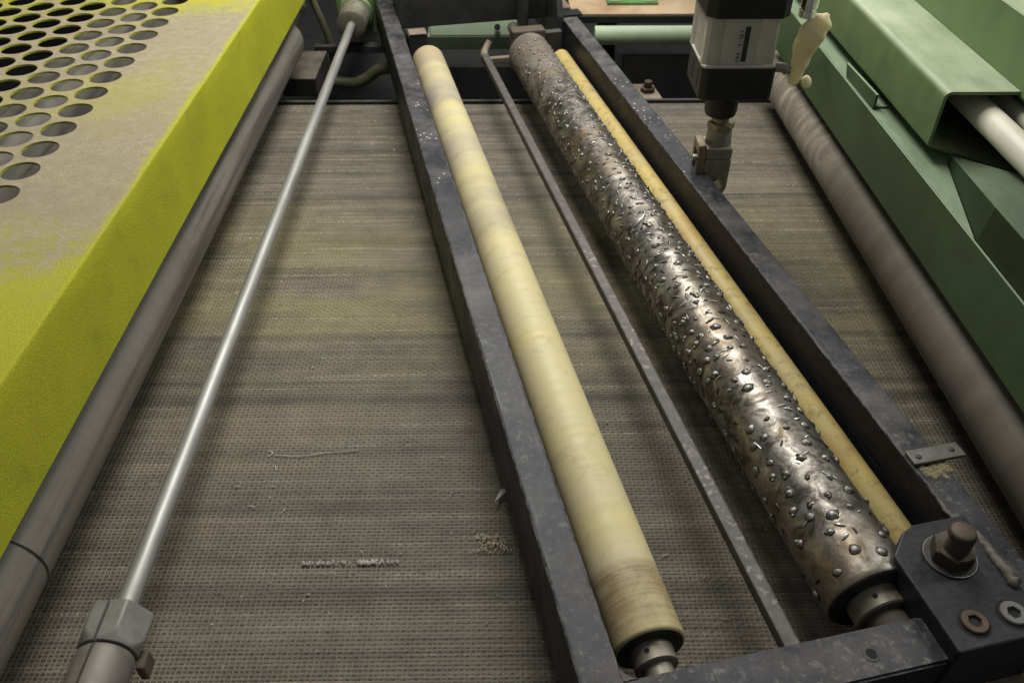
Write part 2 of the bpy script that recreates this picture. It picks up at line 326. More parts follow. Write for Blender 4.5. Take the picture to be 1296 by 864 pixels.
def m_plate():
    k = N('worn_yellow_cover_paint', 0.75)
    x, y, z = k.sep()[:3]
    up = k.ramp(k.upface(), [(0.55, 0.0), (0.85, 1.0)])
    grit = k.noise(scale=430, detail=4, rough=0.85); n1 = k.noise(scale=5, detail=7, rough=0.62); n2 = k.noise(scale=60, detail=6, rough=0.7)
    side = k.mix(k.ramp(grit, [(0.36, 0.0), (0.66, 1.0)]), (0.36, 0.375, 0.006), (0.78, 0.79, 0.016))
    side = k.mix(k.ramp(n1, [(0.4, 0.0), (0.75, 0.45)]), side, (0.27, 0.275, 0.012))
    side = k.mix(k.ramp(k.noise(scale=17, detail=6), [(0.58, 0.0), (0.75, 0.22)]), side, (0.10, 0.09, 0.03))
    # top: paint rubbed through to beige dust except a patch near the front, the far strip and the bent edge
    worn = k.mix(k.ramp(n2, [(0.35, 0.0), (0.7, 1.0)]), (0.43, 0.36, 0.225), (0.60, 0.515, 0.345))
    worn = k.mix(k.ramp(k.noise(k.map((2, 14, 1)), scale=1.0, detail=6), [(0.4, 0.0), (0.7, 0.5)]), worn, (0.42, 0.35, 0.235))
    yel = k.mix(k.ramp(grit, [(0.3, 0.0), (0.7, 1.0)]), (0.50, 0.48, 0.018), (0.68, 0.66, 0.05))
    wob = k.math('ADD', k.math('MULTIPLY', k.math('SUBTRACT', n1, 0.5), 0.7), k.math('ADD', k.math('MULTIPLY', k.math('SUBTRACT', n2, 0.5), 0.45), k.math('MULTIPLY', k.math('SUBTRACT', grit, 0.5), 0.75)))
    farp = k.ramp(k.math('ADD', y, wob), [(0.52, 0.0), (0.70, 1.0)])
    nearp = k.ramp(k.math('ADD', k.math('ABSOLUTE', k.math('ADD', y, 0.62)), wob), [(0.10, 1.0), (0.26, 0.0)])
    midp = k.ramp(k.math('ADD', k.math('ABSOLUTE', k.math('SUBTRACT', y, 0.09)), k.math('MULTIPLY', wob, 1.2)), [(0.0, 0.35), (0.12, 0.0)])
    edge = k.ramp(k.math('ADD', x, k.math('MULTIPLY', wob, 0.06)), [(0.389, 0.0), (0.398, 1.0)])
    p = k.math('MAXIMUM', k.math('MAXIMUM', farp, nearp), k.math('MAXIMUM', midp, edge))
    top = k.mix(p, worn, yel)
    k.color(k.mix(up, side, top)); k.bump(k.math('ADD', grit, k.math('MULTIPLY', n2, 0.5)), 0.9, 0.004)
    return k.m
M['plate'] = m_plate()

# ------------------------------------------------------------------ object helpers
A_F = R(11.8967)                       # the pivoting roller frame stands askew on the machine
MF = Matrix.Rotation(A_F, 4, 'Z')      # frame coordinates (u across, v along, z) -> world
MW = Matrix.Identity(4)
def Fp(u, v, z=0.0): return MF @ Vector((u, v, z))

def thing(name, label, cat, loc=(0, 0, 0), rz=0.0, group=None):
    o = bpy.data.objects.new(name, None); COL.objects.link(o)
    o.location = loc; o.rotation_euler = (0, 0, rz); o.empty_display_size = 0.05
    o['label'] = label; o['category'] = cat
    if group: o['group'] = group
    return o
ROOTM = {}
def mat_of(o):
    if o.name in ROOTM: return ROOTM[o.name]
    return Matrix.Translation(o.location) @ o.rotation_euler.to_matrix().to_4x4()
def part(name, bm, mat, parent, space=MW, smooth=None):
    """link a bmesh given in world (or frame) coordinates as a child of parent; the child carries no transform of its own"""
    M0 = mat_of(parent)
    bm.transform(M0.inverted() @ space)
    bmesh.ops.recalc_face_normals(bm, faces=bm.faces)
    me = bpy.data.meshes.new(name); bm.to_mesh(me); bm.free()
    if smooth is not None:
        me.polygons.foreach_set('use_smooth', [True] * len(me.polygons))
        me.set_sharp_from_angle(angle=R(smooth))
    me.materials.append(mat if not isinstance(mat, str) else M[mat])
    o = bpy.data.objects.new(name, me); COL.objects.link(o); o.parent = parent
    ROOTM[o.name] = M0
    return o
def single(name, bm, mat, label, cat, space=MW, smooth=None, group=None, rz=0.0):
    """a thing that is one mesh: origin at the middle of its underside"""
    bm.transform(space)
    v = [x.co for x in bm.verts]
    c = Vector(((min(p.x for p in v) + max(p.x for p in v)) / 2, (min(p.y for p in v) + max(p.y for p in v)) / 2, min(p.z for p in v)))
    Mo = Matrix.Translation(c) @ Matrix.Rotation(rz, 4, 'Z')
    bm.transform(Mo.inverted()); bmesh.ops.recalc_face_normals(bm, faces=bm.faces)
    me = bpy.data.meshes.new(name); bm.to_mesh(me); bm.free()
    if smooth is not None:
        me.polygons.foreach_set('use_smooth', [True] * len(me.polygons)); me.set_sharp_from_angle(angle=R(smooth))
    me.materials.append(M[mat])
    o = bpy.data.objects.new(name, me); COL.objects.link(o); o.location = c; o.rotation_euler = (0, 0, rz)
    o['label'] = label; o['category'] = cat
    if group: o['group'] = group
    ROOTM[o.name] = Mo
    return o
def structure(name, bm, mat):
    bmesh.ops.recalc_face_normals(bm, faces=bm.faces)
    me = bpy.data.meshes.new(name); bm.to_mesh(me); bm.free(); me.materials.append(M[mat])
    o = bpy.data.objects.new(name, me); COL.objects.link(o); o['kind'] = 'structure'; return o

def box(x0, x1, y0, y1, z0, z1, bev=0.002, seg=2, bm=None):
    b = bmesh.new()
    bmesh.ops.create_cube(b, size=1.0)
    for v in b.verts:
        v.co = Vector((x0 if v.co.x < 0 else x1, y0 if v.co.y < 0 else y1, z0 if v.co.z < 0 else z1))
    if bev: bmesh.ops.bevel(b, geom=list(b.edges), offset=bev, segments=seg, profile=0.5, affect='EDGES')
    return join(bm, b)
def join(bm, b):
    if bm is None: return b
    me = bpy.data.meshes.new('tmp'); b.to_mesh(me); b.free(); bm.from_mesh(me); bpy.data.meshes.remove(me); return bm
def prism(poly, axis, a, b, bev=0.0, bm=None, seg=2):
    """polygon in the two remaining axes (in order) extruded along axis 0/1/2 from a to b"""
    bb = bmesh.new()
    def P(p, t):
        q = list(p); q.insert(axis, t); return q
    n = len(poly)
    v0 = [bb.verts.new(P(p, a)) for p in poly]; v1 = [bb.verts.new(P(p, b)) for p in poly]
    bb.faces.new(v0); bb.faces.new(v1[::-1])
    for i in range(n): bb.faces.new((v0[i], v0[(i + 1) % n], v1[(i + 1) % n], v1[i]))
    bmesh.ops.recalc_face_normals(bb, faces=bb.faces)
    if bev: bmesh.ops.bevel(bb, geom=list(bb.edges), offset=bev, segments=seg, profile=0.5, affect='EDGES')
    return join(bm, bb)
def revolve(origin, axis, prof, seg=32, bm=None, rfun=None):
    """prof = [(distance along axis, radius)...]; caps closed; rfun(theta, r, i) may reshape the ring"""
    bb = bmesh.new(); axis = Vector(axis).normalized()
    q = Vector((0, 0, 1)).rotation_difference(axis)
    rings = []
    for i, (d, r) in enumerate(prof):
        ring = []
        for k in range(seg):
            t = 2 * math.pi * k / seg
            rr = rfun(t, r, i) if rfun else r
            ring.append(bb.verts.new(Vector(origin) + q @ Vector((rr * math.cos(t), rr * math.sin(t), d))))
        rings.append(ring)
    for a, b in zip(rings, rings[1:]):
        for k in range(seg): bb.faces.new((a[k], a[(k + 1) % seg], b[(k + 1) % seg], b[k]))
    bb.faces.new(rings[0][::-1]); bb.faces.new(rings[-1])
    return join(bm, bb)
def tube(pts, rad, seg=12, bm=None, flat=None, up=(0, 0, 1)):
    """swept tube; rad a number or a list; flat = (ratio a, ratio b) squashes the section"""
    bb = bmesh.new(); pts = [Vector(p) for p in pts]; n = len(pts); rings = []
    rad = rad if isinstance(rad, (list, tuple)) else [rad] * n
    for i, p in enumerate(pts):
        d = (pts[min(i + 1, n - 1)] - pts[max(i - 1, 0)]).normalized()
        s = d.cross(Vector(up)); s = s.normalized() if s.length > 1e-4 else Vector((1, 0, 0)); t = s.cross(d)
        fa, fb = flat or (1, 1)
        rings.append([bb.verts.new(p + s * math.cos(2 * math.pi * k / seg) * rad[i] * fa + t * math.sin(2 * math.pi * k / seg) * rad[i] * fb) for k in range(seg)])
    for a, b in zip(rings, rings[1:]):
        for k in range(seg): bb.faces.new((a[k], a[(k + 1) % seg], b[(k + 1) % seg], b[k]))
    bb.faces.new(rings[0][::-1]); bb.faces.new(rings[-1])
    return join(bm, bb)
def spline(pts, n=8):
    pts = [Vector(p) for p in pts]; out = []
    P = [pts[0] * 2 - pts[1]] + pts + [pts[-1] * 2 - pts[-2]]
    for i in range(1, len(P) - 2):
        for k in range(n):
            t = k / n; a, b, c, d = P[i - 1:i + 3]
            out.append(0.5 * ((2 * b) + (c - a) * t + (2 * a - 5 * b + 4 * c - d) * t * t + (3 * b - a - 3 * c + d) * t ** 3))
    out.append(pts[-1]); return out
def hexf(flat):                        # radius of a hexagon of given inradius
    def f(t, r, i):
        a = (t % (math.pi / 3)) - math.pi / 6
        return min(r, flat / math.cos(a))
    return f

# ================================================================== SETTING
structure('floor', box(-8, 8, -3, 12, -0.92, -0.80, 0), 'dark')

# ------------------------------------------------------------------ conveyor belt: backing and a real woven top
belt = thing('conveyor_belt', 'wide woven mesh belt, grey-brown and streaked with dirt, lying under all the rollers', 'conveyor belt', (0.05, 1.2, 0))
BX0, BX1, BY0, BY1 = -0.80, 0.95, 0.22, 2.236
part('belt_backing', box(BX0, BX1, BY0, BY1, -0.014, -0.0026, 0.001, 1), 'belt', belt)
def weave():
    px, py = 0.0072, 0.0060
    nx = int((BX1 - BX0) / px); ny = int((BY1 - BY0) / py)
    rng = np.random.default_rng(3)
    def strip(lines, n, pitch_l, pitch_n, l0, n0, half, amp, phase, swap, zoff):
        # one ribbon per line; two stations per crossing; 3 verts across
        t = np.arange(0, 2 * n + 1)
        pos = n0 + t * pitch_n * 0.5
        i = np.arange(lines)[:, None]
        h = zoff + amp * np.cos(np.pi * (t[None, :] * 0.5 + i + phase)) * (t[None, :] % 2 == 0) 
        c = l0 + (i + 0.5) * pitch_l + rng.normal(0, 0.00022, (lines, len(t))) + rng.normal(0, 0.00035, (lines, 1))
        hw = half * (1 + rng.normal(0, 0.08, (lines, 1)))
        V = np.zeros((lines, len(t), 3, 3))
        for j, (o, dz) in enumerate(((-1, -0.0009), (0, 0.0004), (1, -0.0009))):
            V[:, :, j, 0] = c + o * hw if swap else pos[None, :]
            V[:, :, j, 1] = pos[None, :] if swap else c + o * hw
            V[:, :, j, 2] = h + dz
        idx = np.arange(lines * len(t) * 3).reshape(lines, len(t), 3)
        Fq = []
        for j in (0, 1):
            a, b, cc, d = idx[:, :-1, j], idx[:, 1:, j], idx[:, 1:, j + 1], idx[:, :-1, j + 1]
            Fq.append(np.stack([a, d, cc, b] if not swap else [a, d, cc, b], -1).reshape(-1, 4))
        return V.reshape(-1, 3), np.concatenate(Fq)
    def mk(name, V, Fq, mat):
        me = bpy.data.meshes.new(name)
        me.vertices.add(len(V)); me.vertices.foreach_set('co', (V - np.array([0.05, 1.2, 0])).ravel())
        me.loops.add(Fq.size); me.loops.foreach_set('vertex_index', Fq.ravel().astype(np.int32))
        me.polygons.add(len(Fq)); me.polygons.foreach_set('loop_start', np.arange(0, Fq.size, 4, dtype=np.int32))
        me.update(calc_edges=True); me.validate()
        me.polygons.foreach_set('use_smooth', np.ones(len(Fq), dtype=bool))
        me.materials.append(M[mat])
        o = bpy.data.objects.new(name, me); COL.objects.link(o); o.parent = belt; o['kind'] = 'stuff'
    V, Fq = strip(ny, nx, py, px, BY0, BX0, 0.00245, 0.0003, 0, False, -0.0014); mk('cross_threads', V, Fq, 'weft')
    V, Fq = strip(nx, ny, px, py, BX0, BY0, 0.0010, 0.0004, 1, True, -0.0009); mk('long_threads', V, Fq, 'warp')
weave()
# frayed pale threads in short rows
def frayed(x0, x1, y, n, tilt=0.0, size=1.0):
    bm = bmesh.new()
    for i in range(n):
        x = random.uniform(x0, x1); yy = y + tilt * (x - x0) + random.uniform(-.002, .002)
        L = random.uniform(.002, .0045) * size; a = random.uniform(1.1, 2.0)
        tube([(x, yy, .0012), (x + L * .5 * math.cos(a), yy + L * .5 * math.sin(a), .0028), (x + L * math.cos(a), yy + L * math.sin(a), .0012)], .0006 * size, 4, bm)
    return bm
fr = frayed(-0.292, -0.222, 0.697, 45, 0, 1.3)
b2 = frayed(-0.212, -0.152, 0.697, 55, 0, 1.5); join(fr, b2)
join(fr, frayed(0.27, 0.36, 0.668, 22)); join(fr, frayed(-0.05, 0.02, 0.715, 12))
o = part('frayed_threads', fr, 'frayed', belt); o['kind'] = 'stuff'
part('scuff_thread', tube(spline([(-0.372, 0.905, .001), (-0.33, 0.902, .002), (-0.29, 0.909, .0015), (-0.238, 0.914, .001)]), .0007, 5), 'frayed', belt)
part('scuff_thread', tube(spline([(-0.382, 0.902, .001), (-0.376, 0.909, .002), (-0.383, 0.915, .001)]), .0009, 5), 'frayed', belt)
part('end_bar', box(BX0, BX1, 2.246, 2.258, -0.012, 0.004, .002), 'dark_grey', belt)

bm = bmesh.new(); rngD = random.Random(31)
for i in range(230):
    x = rngD.uniform(-.50, .72); y = rngD.uniform(.48, 2.15); t = rngD.uniform(0, math.pi); L = rngD.choice((.0015, .002, .003, .003, .006))
    tube([(x - L * math.cos(t), y - L * math.sin(t), .0006), (x, y, .0016), (x + L * math.cos(t), y + L * math.sin(t), .0006)], [.0004, .0008, .0003], 5, bm)
o = part('lint', bm, 'frayed', belt); o['kind'] = 'stuff'
# scrap of paper and a clump of husks on the belt
bm = bmesh.new()
pts = [(-.0175, .797, .012), (-.0120, .813, .009), (-.009, .826, .004), (-.001, .830, .005), (.001, .820, .008), (-.005, .812, .011)]
v = [bm.verts.new(p) for p in pts]; bm.faces.new((v[0], v[1], v[5])); bm.faces.new((v[1], v[2], v[4], v[5])); bm.faces.new((v[2], v[3], v[4]))
bmesh.ops.solidify(bm, geom=list(bm.faces), thickness=0.0008)
single('paper_scrap', bm, 'paper', 'tiny torn white scrap on the mesh belt beside the dark left side beam', 'paper scrap')
bm = bmesh.new()
for i in range(95):
    a = random.uniform(0, 2 * math.pi); rr = random.random() ** .7
    if i < 72: x, y = -.018 + .021 * rr * math.cos(a), .727 + .013 * rr * math.sin(a)
    else: x, y = random.uniform(-.048, -.012), .741 + random.uniform(-.004, .004)
    t = random.uniform(0, math.pi); L = random.uniform(.003, .0055); z = random.uniform(.001, .005)
    tube([(x - L * .5 * math.cos(t), y - L * .5 * math.sin(t), z), (x, y, z + .0007), (x + L * .5 * math.cos(t), y + L * .5 * math.sin(t), z)], [.0004, .0010, .0004], 5, bm)
o = single('husk_clump', bm, 'husk', 'small heap of pale straw-coloured husks on the belt near the left side beam', 'husks'); o['kind'] = 'stuff'

# ------------------------------------------------------------------ yellow perforated cover on the left
cov = thing('perforated_cover', 'yellow sheet-metal cover with round holes, paint worn to beige on top, at the left', 'machine cover', (-0.98, 1.4, 0.176))
PX0, PX1, PY0, PY1, PZ = -1.66, -0.580, 0.42, 2.72, 0.35
def perforated():
    bb = bmesh.new(); T = 0.004; r = 0.0303; seg = 28; pitch = 0.0756; dx = 0.0605
    cols = 14; x_first = -0.780
    y_base = 1.3579
    # plain strip to the right of the holes, then cells: each hole sits in a hexagonal cell of the staggered pattern
    cells = []
    for c in range(cols):
        off = 0 if c % 2 == 0 else pitch / 2
        k0 = math.ceil((0.55 - y_base - off) / pitch); k1 = math.floor((2.36 - y_base - off) / pitch)
        for k_ in range(k0, k1 + 1): cells.append((x_first - c * dx, y_base + off + k_ * pitch))
    vm = {}
    def V(x, y, z):
        key = (round(x, 5), round(y, 5), round(z, 5))
        if key not in vm: vm[key] = bb.verts.new((x, y, z))
        return vm[key]
    # hexagonal cell round each hole of the staggered lattice
    hy = pitch / 2
    x1 = (dx * dx + hy * hy - 2 * hy * hy) / (2 * dx)    # corner on y = +-hy
    x2 = (dx * dx + hy * hy) / (2 * dx)                  # corner on y = 0
    hexa = [(x2, 0), (x1, hy), (-x1, hy), (-x2, 0), (-x1, -hy), (x1, -hy)]
    for (cx, cy) in cells:
        ring = []
        for k_ in range(seg):
            t = 2 * math.pi * k_ / seg; d = (math.cos(t), math.sin(t))
            best = 9
            for i in range(6):
                p, q = hexa[i], hexa[(i + 1) % 6]
                ex, ey = q[0] - p[0], q[1] - p[1]; den = d[0] * ey - d[1] * ex
                if abs(den) < 1e-9: continue
                s = (p[0] * ey - p[1] * ex) / den; u = (p[0] * d[1] - p[1] * d[0]) / den
                if s > 0 and -1e-6 <= u <= 1 + 1e-6: best = min(best, s)
            ring.append((d, best))
        for z in (PZ, PZ - T):
            for k_ in range(seg):
                (d0, s0), (d1, s1) = ring[k_], ring[(k_ + 1) % seg]
                i0, i1 = V(cx + r * d0[0], cy + r * d0[1], z), V(cx + r * d1[0], cy + r * d1[1], z)
                o0, o1 = V(cx + s0 * d0[0], cy + s0 * d0[1], z), V(cx + s1 * d1[0], cy + s1 * d1[1], z)
                try: bb.faces.new((i0, o0, o1, i1))
                except ValueError: pass
                # hexagon corner between two rays
                for h in hexa:
                    th = math.atan2(h[1], h[0]) % (2 * math.pi); ta = 2 * math.pi * k_ / seg; tb = 2 * math.pi * (k_ + 1) / seg
                    if ta + 1e-4 < th < tb - 1e-4:
                        try: bb.faces.new((o0, V(cx + h[0], cy + h[1], z), o1))
                        except ValueError: pass
        for k_ in range(seg):
            d0, d1 = ring[k_][0], ring[(k_ + 1) % seg][0]
            bb.faces.new((V(cx + r * d0[0], cy + r * d0[1], PZ), V(cx + r * d1[0], cy + r * d1[1], PZ), V(cx + r * d1[0], cy + r * d1[1], PZ - T), V(cx + r * d0[0], cy + r * d0[1], PZ - T)))
    # zig-zag fillers round the perforated field
    kmin = {}; kmax = {}
    for (cx, cy) in cells:
        c = round((x_first - cx) / dx); kmin[c] = min(cy, kmin.get(c, 9)); kmax[c] = max(cy, kmax.get(c, -9))
    c0 = [cy for (cx, cy) in cells if abs(cx - x_first) < 1e-6]; xr = PX1 - 0.004
    for z in (PZ, PZ - T):
        # right strip
        prev = None
        pts = [(x_first + x1, min(c0) - hy)]
        for cy in sorted(c0): pts += [(x_first + x2, cy), (x_first + x1, cy + hy)]
        for p, q in zip(pts, pts[1:]):
            bb.faces.new((V(p[0], p[1], z), V(xr, p[1], z), V(xr, q[1], z), V(q[0], q[1], z)))
        # far and near ends, column by column
        ylo, yhi = min(c0) - hy, max(c0) + hy
        for (yy, ext) in ((PY1, kmax), (PY0, kmin)):
            sgn = 1 if yy == PY1 else -1
            for c in range(cols):
                cx = x_first - c * dx; ye = ext[c] + sgn * hy
                xa, xb = cx + x1, cx - x1
                bb.faces.new((V(xa, ye, z), V(xb, ye, z), V(xb, yy, z), V(xa, yy, z)))
                # sloping piece to next column
                if c + 1 < cols:
                    xn = cx - dx + x1; yn = ext[c + 1] + sgn * hy
                    bb.faces.new((V(xb, ye, z), V(xn, yn, z), V(xn, yy, z), V(xb, yy, z)))
            ye = (max(c0) if sgn > 0 else min(c0)) + sgn * hy
            bb.faces.new((V(x_first + x1, ye, z), V(xr, ye, z), V(xr, yy, z), V(x_first + x1, yy, z)))
        # left of the last column
    return bb
part('top_plate', perforated(), 'plate', cov)
# bent edge: quarter-round lip running into the skirt, with small dents
def skirt():
    bb = bmesh.new(); ny = 120
    prof = [(-0.0045, 0.0)] + [(-0.0045 + 0.0045 * math.sin(a), -0.0045 + 0.0045 * math.cos(a)) for a in (R(30), R(60), R(90))]
    prof += [(0.0, -0.03 - 0.0242 * i) for i in range(6)]
    prof += [(-0.004, prof[-1][1]), (-0.004, -0.03)]
    rows = []
    for j in range(ny + 1):
        y = PY0 + (PY1 - PY0) * j / ny
        rows.append([bb.verts.new((PX1 + p[0], y, PZ + p[1])) for p in prof])
    for a, b in zip(rows, rows[1:]):
        for i in range(len(prof) - 1): bb.faces.new((a[i], a[i + 1], b[i + 1], b[i]))
    return bb
part('side_skirt', skirt(), 'plate', cov, smooth=50)

# roller under the cover
Lr = thing('grey_roller', 'smooth grey roller with a groove, along the edge under the yellow perforated cover', 'roller', (-0.636, 1.5, 0.12))
rr = 0.06
part('roller_cover', revolve((-0.636, 0.20, 0.12), (0, 1, 0), [(0, rr - .002), (0.002, rr), (0.4135, rr), (0.4145, rr - .003), (0.4175, rr - .003), (0.4185, rr), (2.20, rr), (2.213, rr - .004), (2.217, rr - .012), (2.217, rr * .3)], 72), 'left_roller', Lr, smooth=40)
part('axle', revolve((-0.636, 2.30, 0.12), (0, 1, 0), [(0.0, .016), (0.40, .016)], 20), 'steel', Lr, smooth=40)
Lr2 = thing('inner_roller', 'dusty grey roller seen through the holes of the yellow cover', 'roller', (-0.985, 1.5, 0.19))
part('roller_cover', revolve((-0.985, 0.3, 0.19), (0, 1, 0), [(0, .098), (0.002, .10), (2.1, .10), (2.102, .098)], 64), 'left_roller', Lr2, smooth=40)
part('axle', revolve((-0.985, 0.15, 0.19), (0, 1, 0), [(0.0, .02), (2.4, .02)], 20), 'steel', Lr2, smooth=40)

# ------------------------------------------------------------------ piston rod with nut and split coupling (left)
rod = thing('piston_rod', 'long shiny steel rod across the belt, ending in a hexagon nut and split coupling', 'rod', (-0.466, 1.55, 0.1))
part('rod', revolve((-0.466, 0.50, 0.10), (0, 1, 0), [(0, .0127), (2.13, .0127)], 32), 'rod', rod, smooth=40)
q = Vector((0, 0, 1)).rotation_difference(Vector((0, 1, 0)))
hx_ = lambda t, r, i: min(r, 0.0345 / math.cos(((t + R(4)) % (math.pi / 3)) - math.pi / 6))
def upnotch(base, n=180):
    def f(t, r, i):
        v = q @ Vector((math.cos(t), math.sin(t), 0))
        a = math.degrees(math.atan2(v.x, v.z))      # 0 = straight up
        rr = base(t, r, i)
        return rr * 0.5 if abs(a + 7.0) < 2.2 else rr
    return f
part('hexagon_nut', revolve((-0.466, 0.508, 0.10), (0, 1, 0), [(0.0, .0335), (0.003, .0349), (0.006, .0361), (0.009, .0373), (0.012, .0384), (0.0155, .040), (0.046, .040), (0.050, .0385), (0.0505, .016)], 164, rfun=upnotch(hx_)), 'nut', rod, smooth=28)
part('split_coupling', revolve((-0.466, 0.20, 0.10), (0, 1, 0), [(0.0, .0335), (0.296, .0335), (0.303, .0325), (0.308, .028)], 164, rfun=upnotch(lambda t, r, i: r)), 'coupling', rod, smooth=40)
part('side_lug', box(-0.434, -0.4235, 0.495, 0.520, 0.062, 0.090, .003), 'brown', rod)
part('gland_ring', revolve((-0.466, 2.585, 0.10), (0, 1, 0), [(0, .018), (0.0, .040), (0.004, .045), (0.05, .045), (0.06, .048), (0.09, .048)], 48), 'collar', rod, smooth=40)
part('cylinder_body', revolve((-0.466, 2.676, 0.10), (0, 1, 0), [(0, .050), (0.004, .055), (0.7, .055)], 48), 'green', rod, smooth=40)
part('head_block', box(-0.530, -0.402, 2.70, 2.80, 0.03, 0.19, .006), 'green', rod)

# ------------------------------------------------------------------ pivoting frame carrying three rollers
fr_o = Fp(0.44, 1.40, 0.04)
frame = thing('roller_frame', 'blue-black painted steel frame lying askew over the belt and holding the yellow and studded rollers', 'machine frame', fr_o, A_F)
FZ0, FZ1 = 0.045, 0.170
def fpart(name, bm, mat, parent=None, smooth=None): return part(name, bm, mat, parent or frame, MF, smooth)
o = fpart('side_beam', box(0.162, 0.209, 0.344, 2.75, FZ0, FZ1, .004, 3), 'frame'); o['label'] = 'left side beam with a dusty speckled top face'
o = fpart('side_beam', box(0.674, 0.721, 0.36, 2.372, 0.03, FZ1, .004, 3), 'frame'); o['label'] = 'right side beam, tall and black inside'
def end_beam():
    bb = box(0.2092, 0.556, 0.342, 0.398, FZ0, FZ1, 0)
    bmesh.ops.bevel(bb, geom=[e for e in bb.edges if abs(e.verts[0].co.y - e.verts[1].co.y) < 1e-6], offset=.003, segments=2, affect='EDGES')
    return bb
near = fpart('end_beam', end_beam(), 'frame'); near['label'] = 'near end beam with a drilled hole'
# inner corner fillet where the left and near beams meet
fpart('corner_fillet', prism([(0.2085, 0.3975), (0.2253, 0.3975), (0.2205, 0.3995), (0.2150, 0.4030), (0.2110, 0.4080), (0.2085, 0.4140)], 2, FZ0 + .004, FZ1 - .0015), 'frame')
hb = revolve((0.478, 0.368, FZ1 - .0004), (0, 0, 1), [(0, .0062), (.0009, .0060)], 24)
fpart('drilled_hole_shade', hb, 'dark', near, smooth=40)  # dark disc on the beam top stands in for the shaded hole
def washer(u, v, z, r0, r1, h):
    bb = bmesh.new(); seg = 32; R4 = []
    for rad, zz in ((r0, z), (r1, z), (r1, z + h * .7), (r1 - h * .3, z + h), (r0 + h * .3, z + h), (r0, z + h * .7)):
        R4.append([bb.verts.new((u + rad * math.cos(2 * math.pi * k / seg), v + rad * math.sin(2 * math.pi * k / seg), zz)) for k in range(seg)])
    for i in range(6):
        a, b = R4[i], R4[(i + 1) % 6]
        for k in range(seg): bb.faces.new((a[k], a[(k + 1) % seg], b[(k + 1) % seg], b[k]))
    return bb
fpart('hole_rim', washer(0.478, 0.368, FZ1 - .0003, .0060, .0088, .0011), 'frame', near, smooth=40)
fpart('drilled_hole_shade', revolve((0.306, 0.352, FZ1 - .0004), (0, 0, 1), [(0, .0062), (.0009, .0060)], 24), 'dark', near, smooth=40)  # second dark disc in place of a shaded hole

# clamp block at the near right corner
BZ = 0.194
blk = [(0.556, 0.338), (0.672, 0.338), (0.672, 0.497), (0.603, 0.497), (0.585, 0.490), (0.556, 0.462)]
clamp = fpart('clamp_block', prism(blk, 2, 0.05, BZ, .0025), 'frame_black'); clamp['label'] = 'black clamp block bolted down at the near right corner'
ub, vb = 0.617, 0.446
fpart('washer', washer(ub, vb, BZ, .012, .0295, .0028), 'dark_grey', clamp, smooth=40)
fpart('washer_edge', washer(ub, vb, BZ + .0022, .0288, .0297, .0008), 'steel', clamp, smooth=40)
fpart('hexagon_nut', revolve((ub, vb, BZ + .0028), (0, 0, 1), [(0, .0230), (.002, .0248), (.014, .0248), (.0165, .0236), (.0185, .0212)], 96, rfun=hexf(.0212)), 'rust', clamp, smooth=28)
prof = [(0, .0152)]
z = .001
while z < .030:
    prof += [(z, .0128), (z + .0018, .0152), (z + .0026, .0152)]; z += .0042
prof += [(.031, .0150), (.0345, .0138), (.036, .0115)]
fpart('bolt_end', revolve((ub, vb, BZ + .014), (0, 0, 1), prof, 40), 'rust', clamp, smooth=50)
def socket(u, v, m, zb=BZ):
    bb = bmesh.new(); seg = 36
    hexr = lambda t, r: min(r, .0068 / math.cos((t % (math.pi / 3)) - math.pi / 6))
    loops = []
    for rad, dz, hx in ((.0145, -.001, 0), (.0145, .0030, 0), (.0135, .0042, 0), (.0098, .0044, 0), (.0078, .0040, 1), (.0074, .0004, 1)):
        loops.append([bb.verts.new((u + (hexr(2 * math.pi * k / seg, rad) if hx else rad) * math.cos(2 * math.pi * k / seg), v + (hexr(2 * math.pi * k / seg, rad) if hx else rad) * math.sin(2 * math.pi * k / seg), zb + dz)) for k in range(seg)])
    for a, b in zip(loops, loops[1:]):
        for k in range(seg): bb.faces.new((a[k], a[(k + 1) % seg], b[(k + 1) % seg], b[k]))
    bb.faces.new(loops[-1])
    o = fpart('socket_screw', bb, m, clamp, smooth=35)
    fpart('socket_shade', revolve((u, v, zb - .0002), (0, 0, 1), [(0, .0070), (.0009, .0070)], 24, rfun=hexf(.0060)), 'dark', clamp)  # dark disc puts the shade of the hexagon recess into colour
    fpart('counterbore_shade', washer(u, v, zb - .0004, .0146, .0182, .0009), 'dark', clamp, smooth=40)  # dark ring in place of the shade around the sunk head
    return o
o = socket(0.592, 0.366, 'rust_head'); o['label'] = 'rusty socket screw head'
o = socket(0.640, 0.366, 'screw'); o['label'] = 'grey socket screw head'
rngW = random.Random(9)
wp = spline([(0.6765, 0.570, .1690), (0.6750, 0.505, .1705), (0.6700, 0.480, .1890), (0.6680, 0.435, .1945), (0.6660, 0.392, .1950)], 14)
wp = [p + Vector((rngW.gauss(0, .0008), 0, rngW.gauss(0, .0006))) for p in wp]
fpart('weld_bead', tube(wp, [(.0022 + .0052 * (i / (len(wp) - 1)) ** 1.3) * rngW.uniform(.85, 1.1) for i in range(len(wp) - 2)] + [.004, .0012], 10), 'weld', clamp, smooth=70)
fpart('support_foot', box(0.590, 0.70, 0.300, 0.345, 0.06, 0.105, .004), 'zinc', clamp)
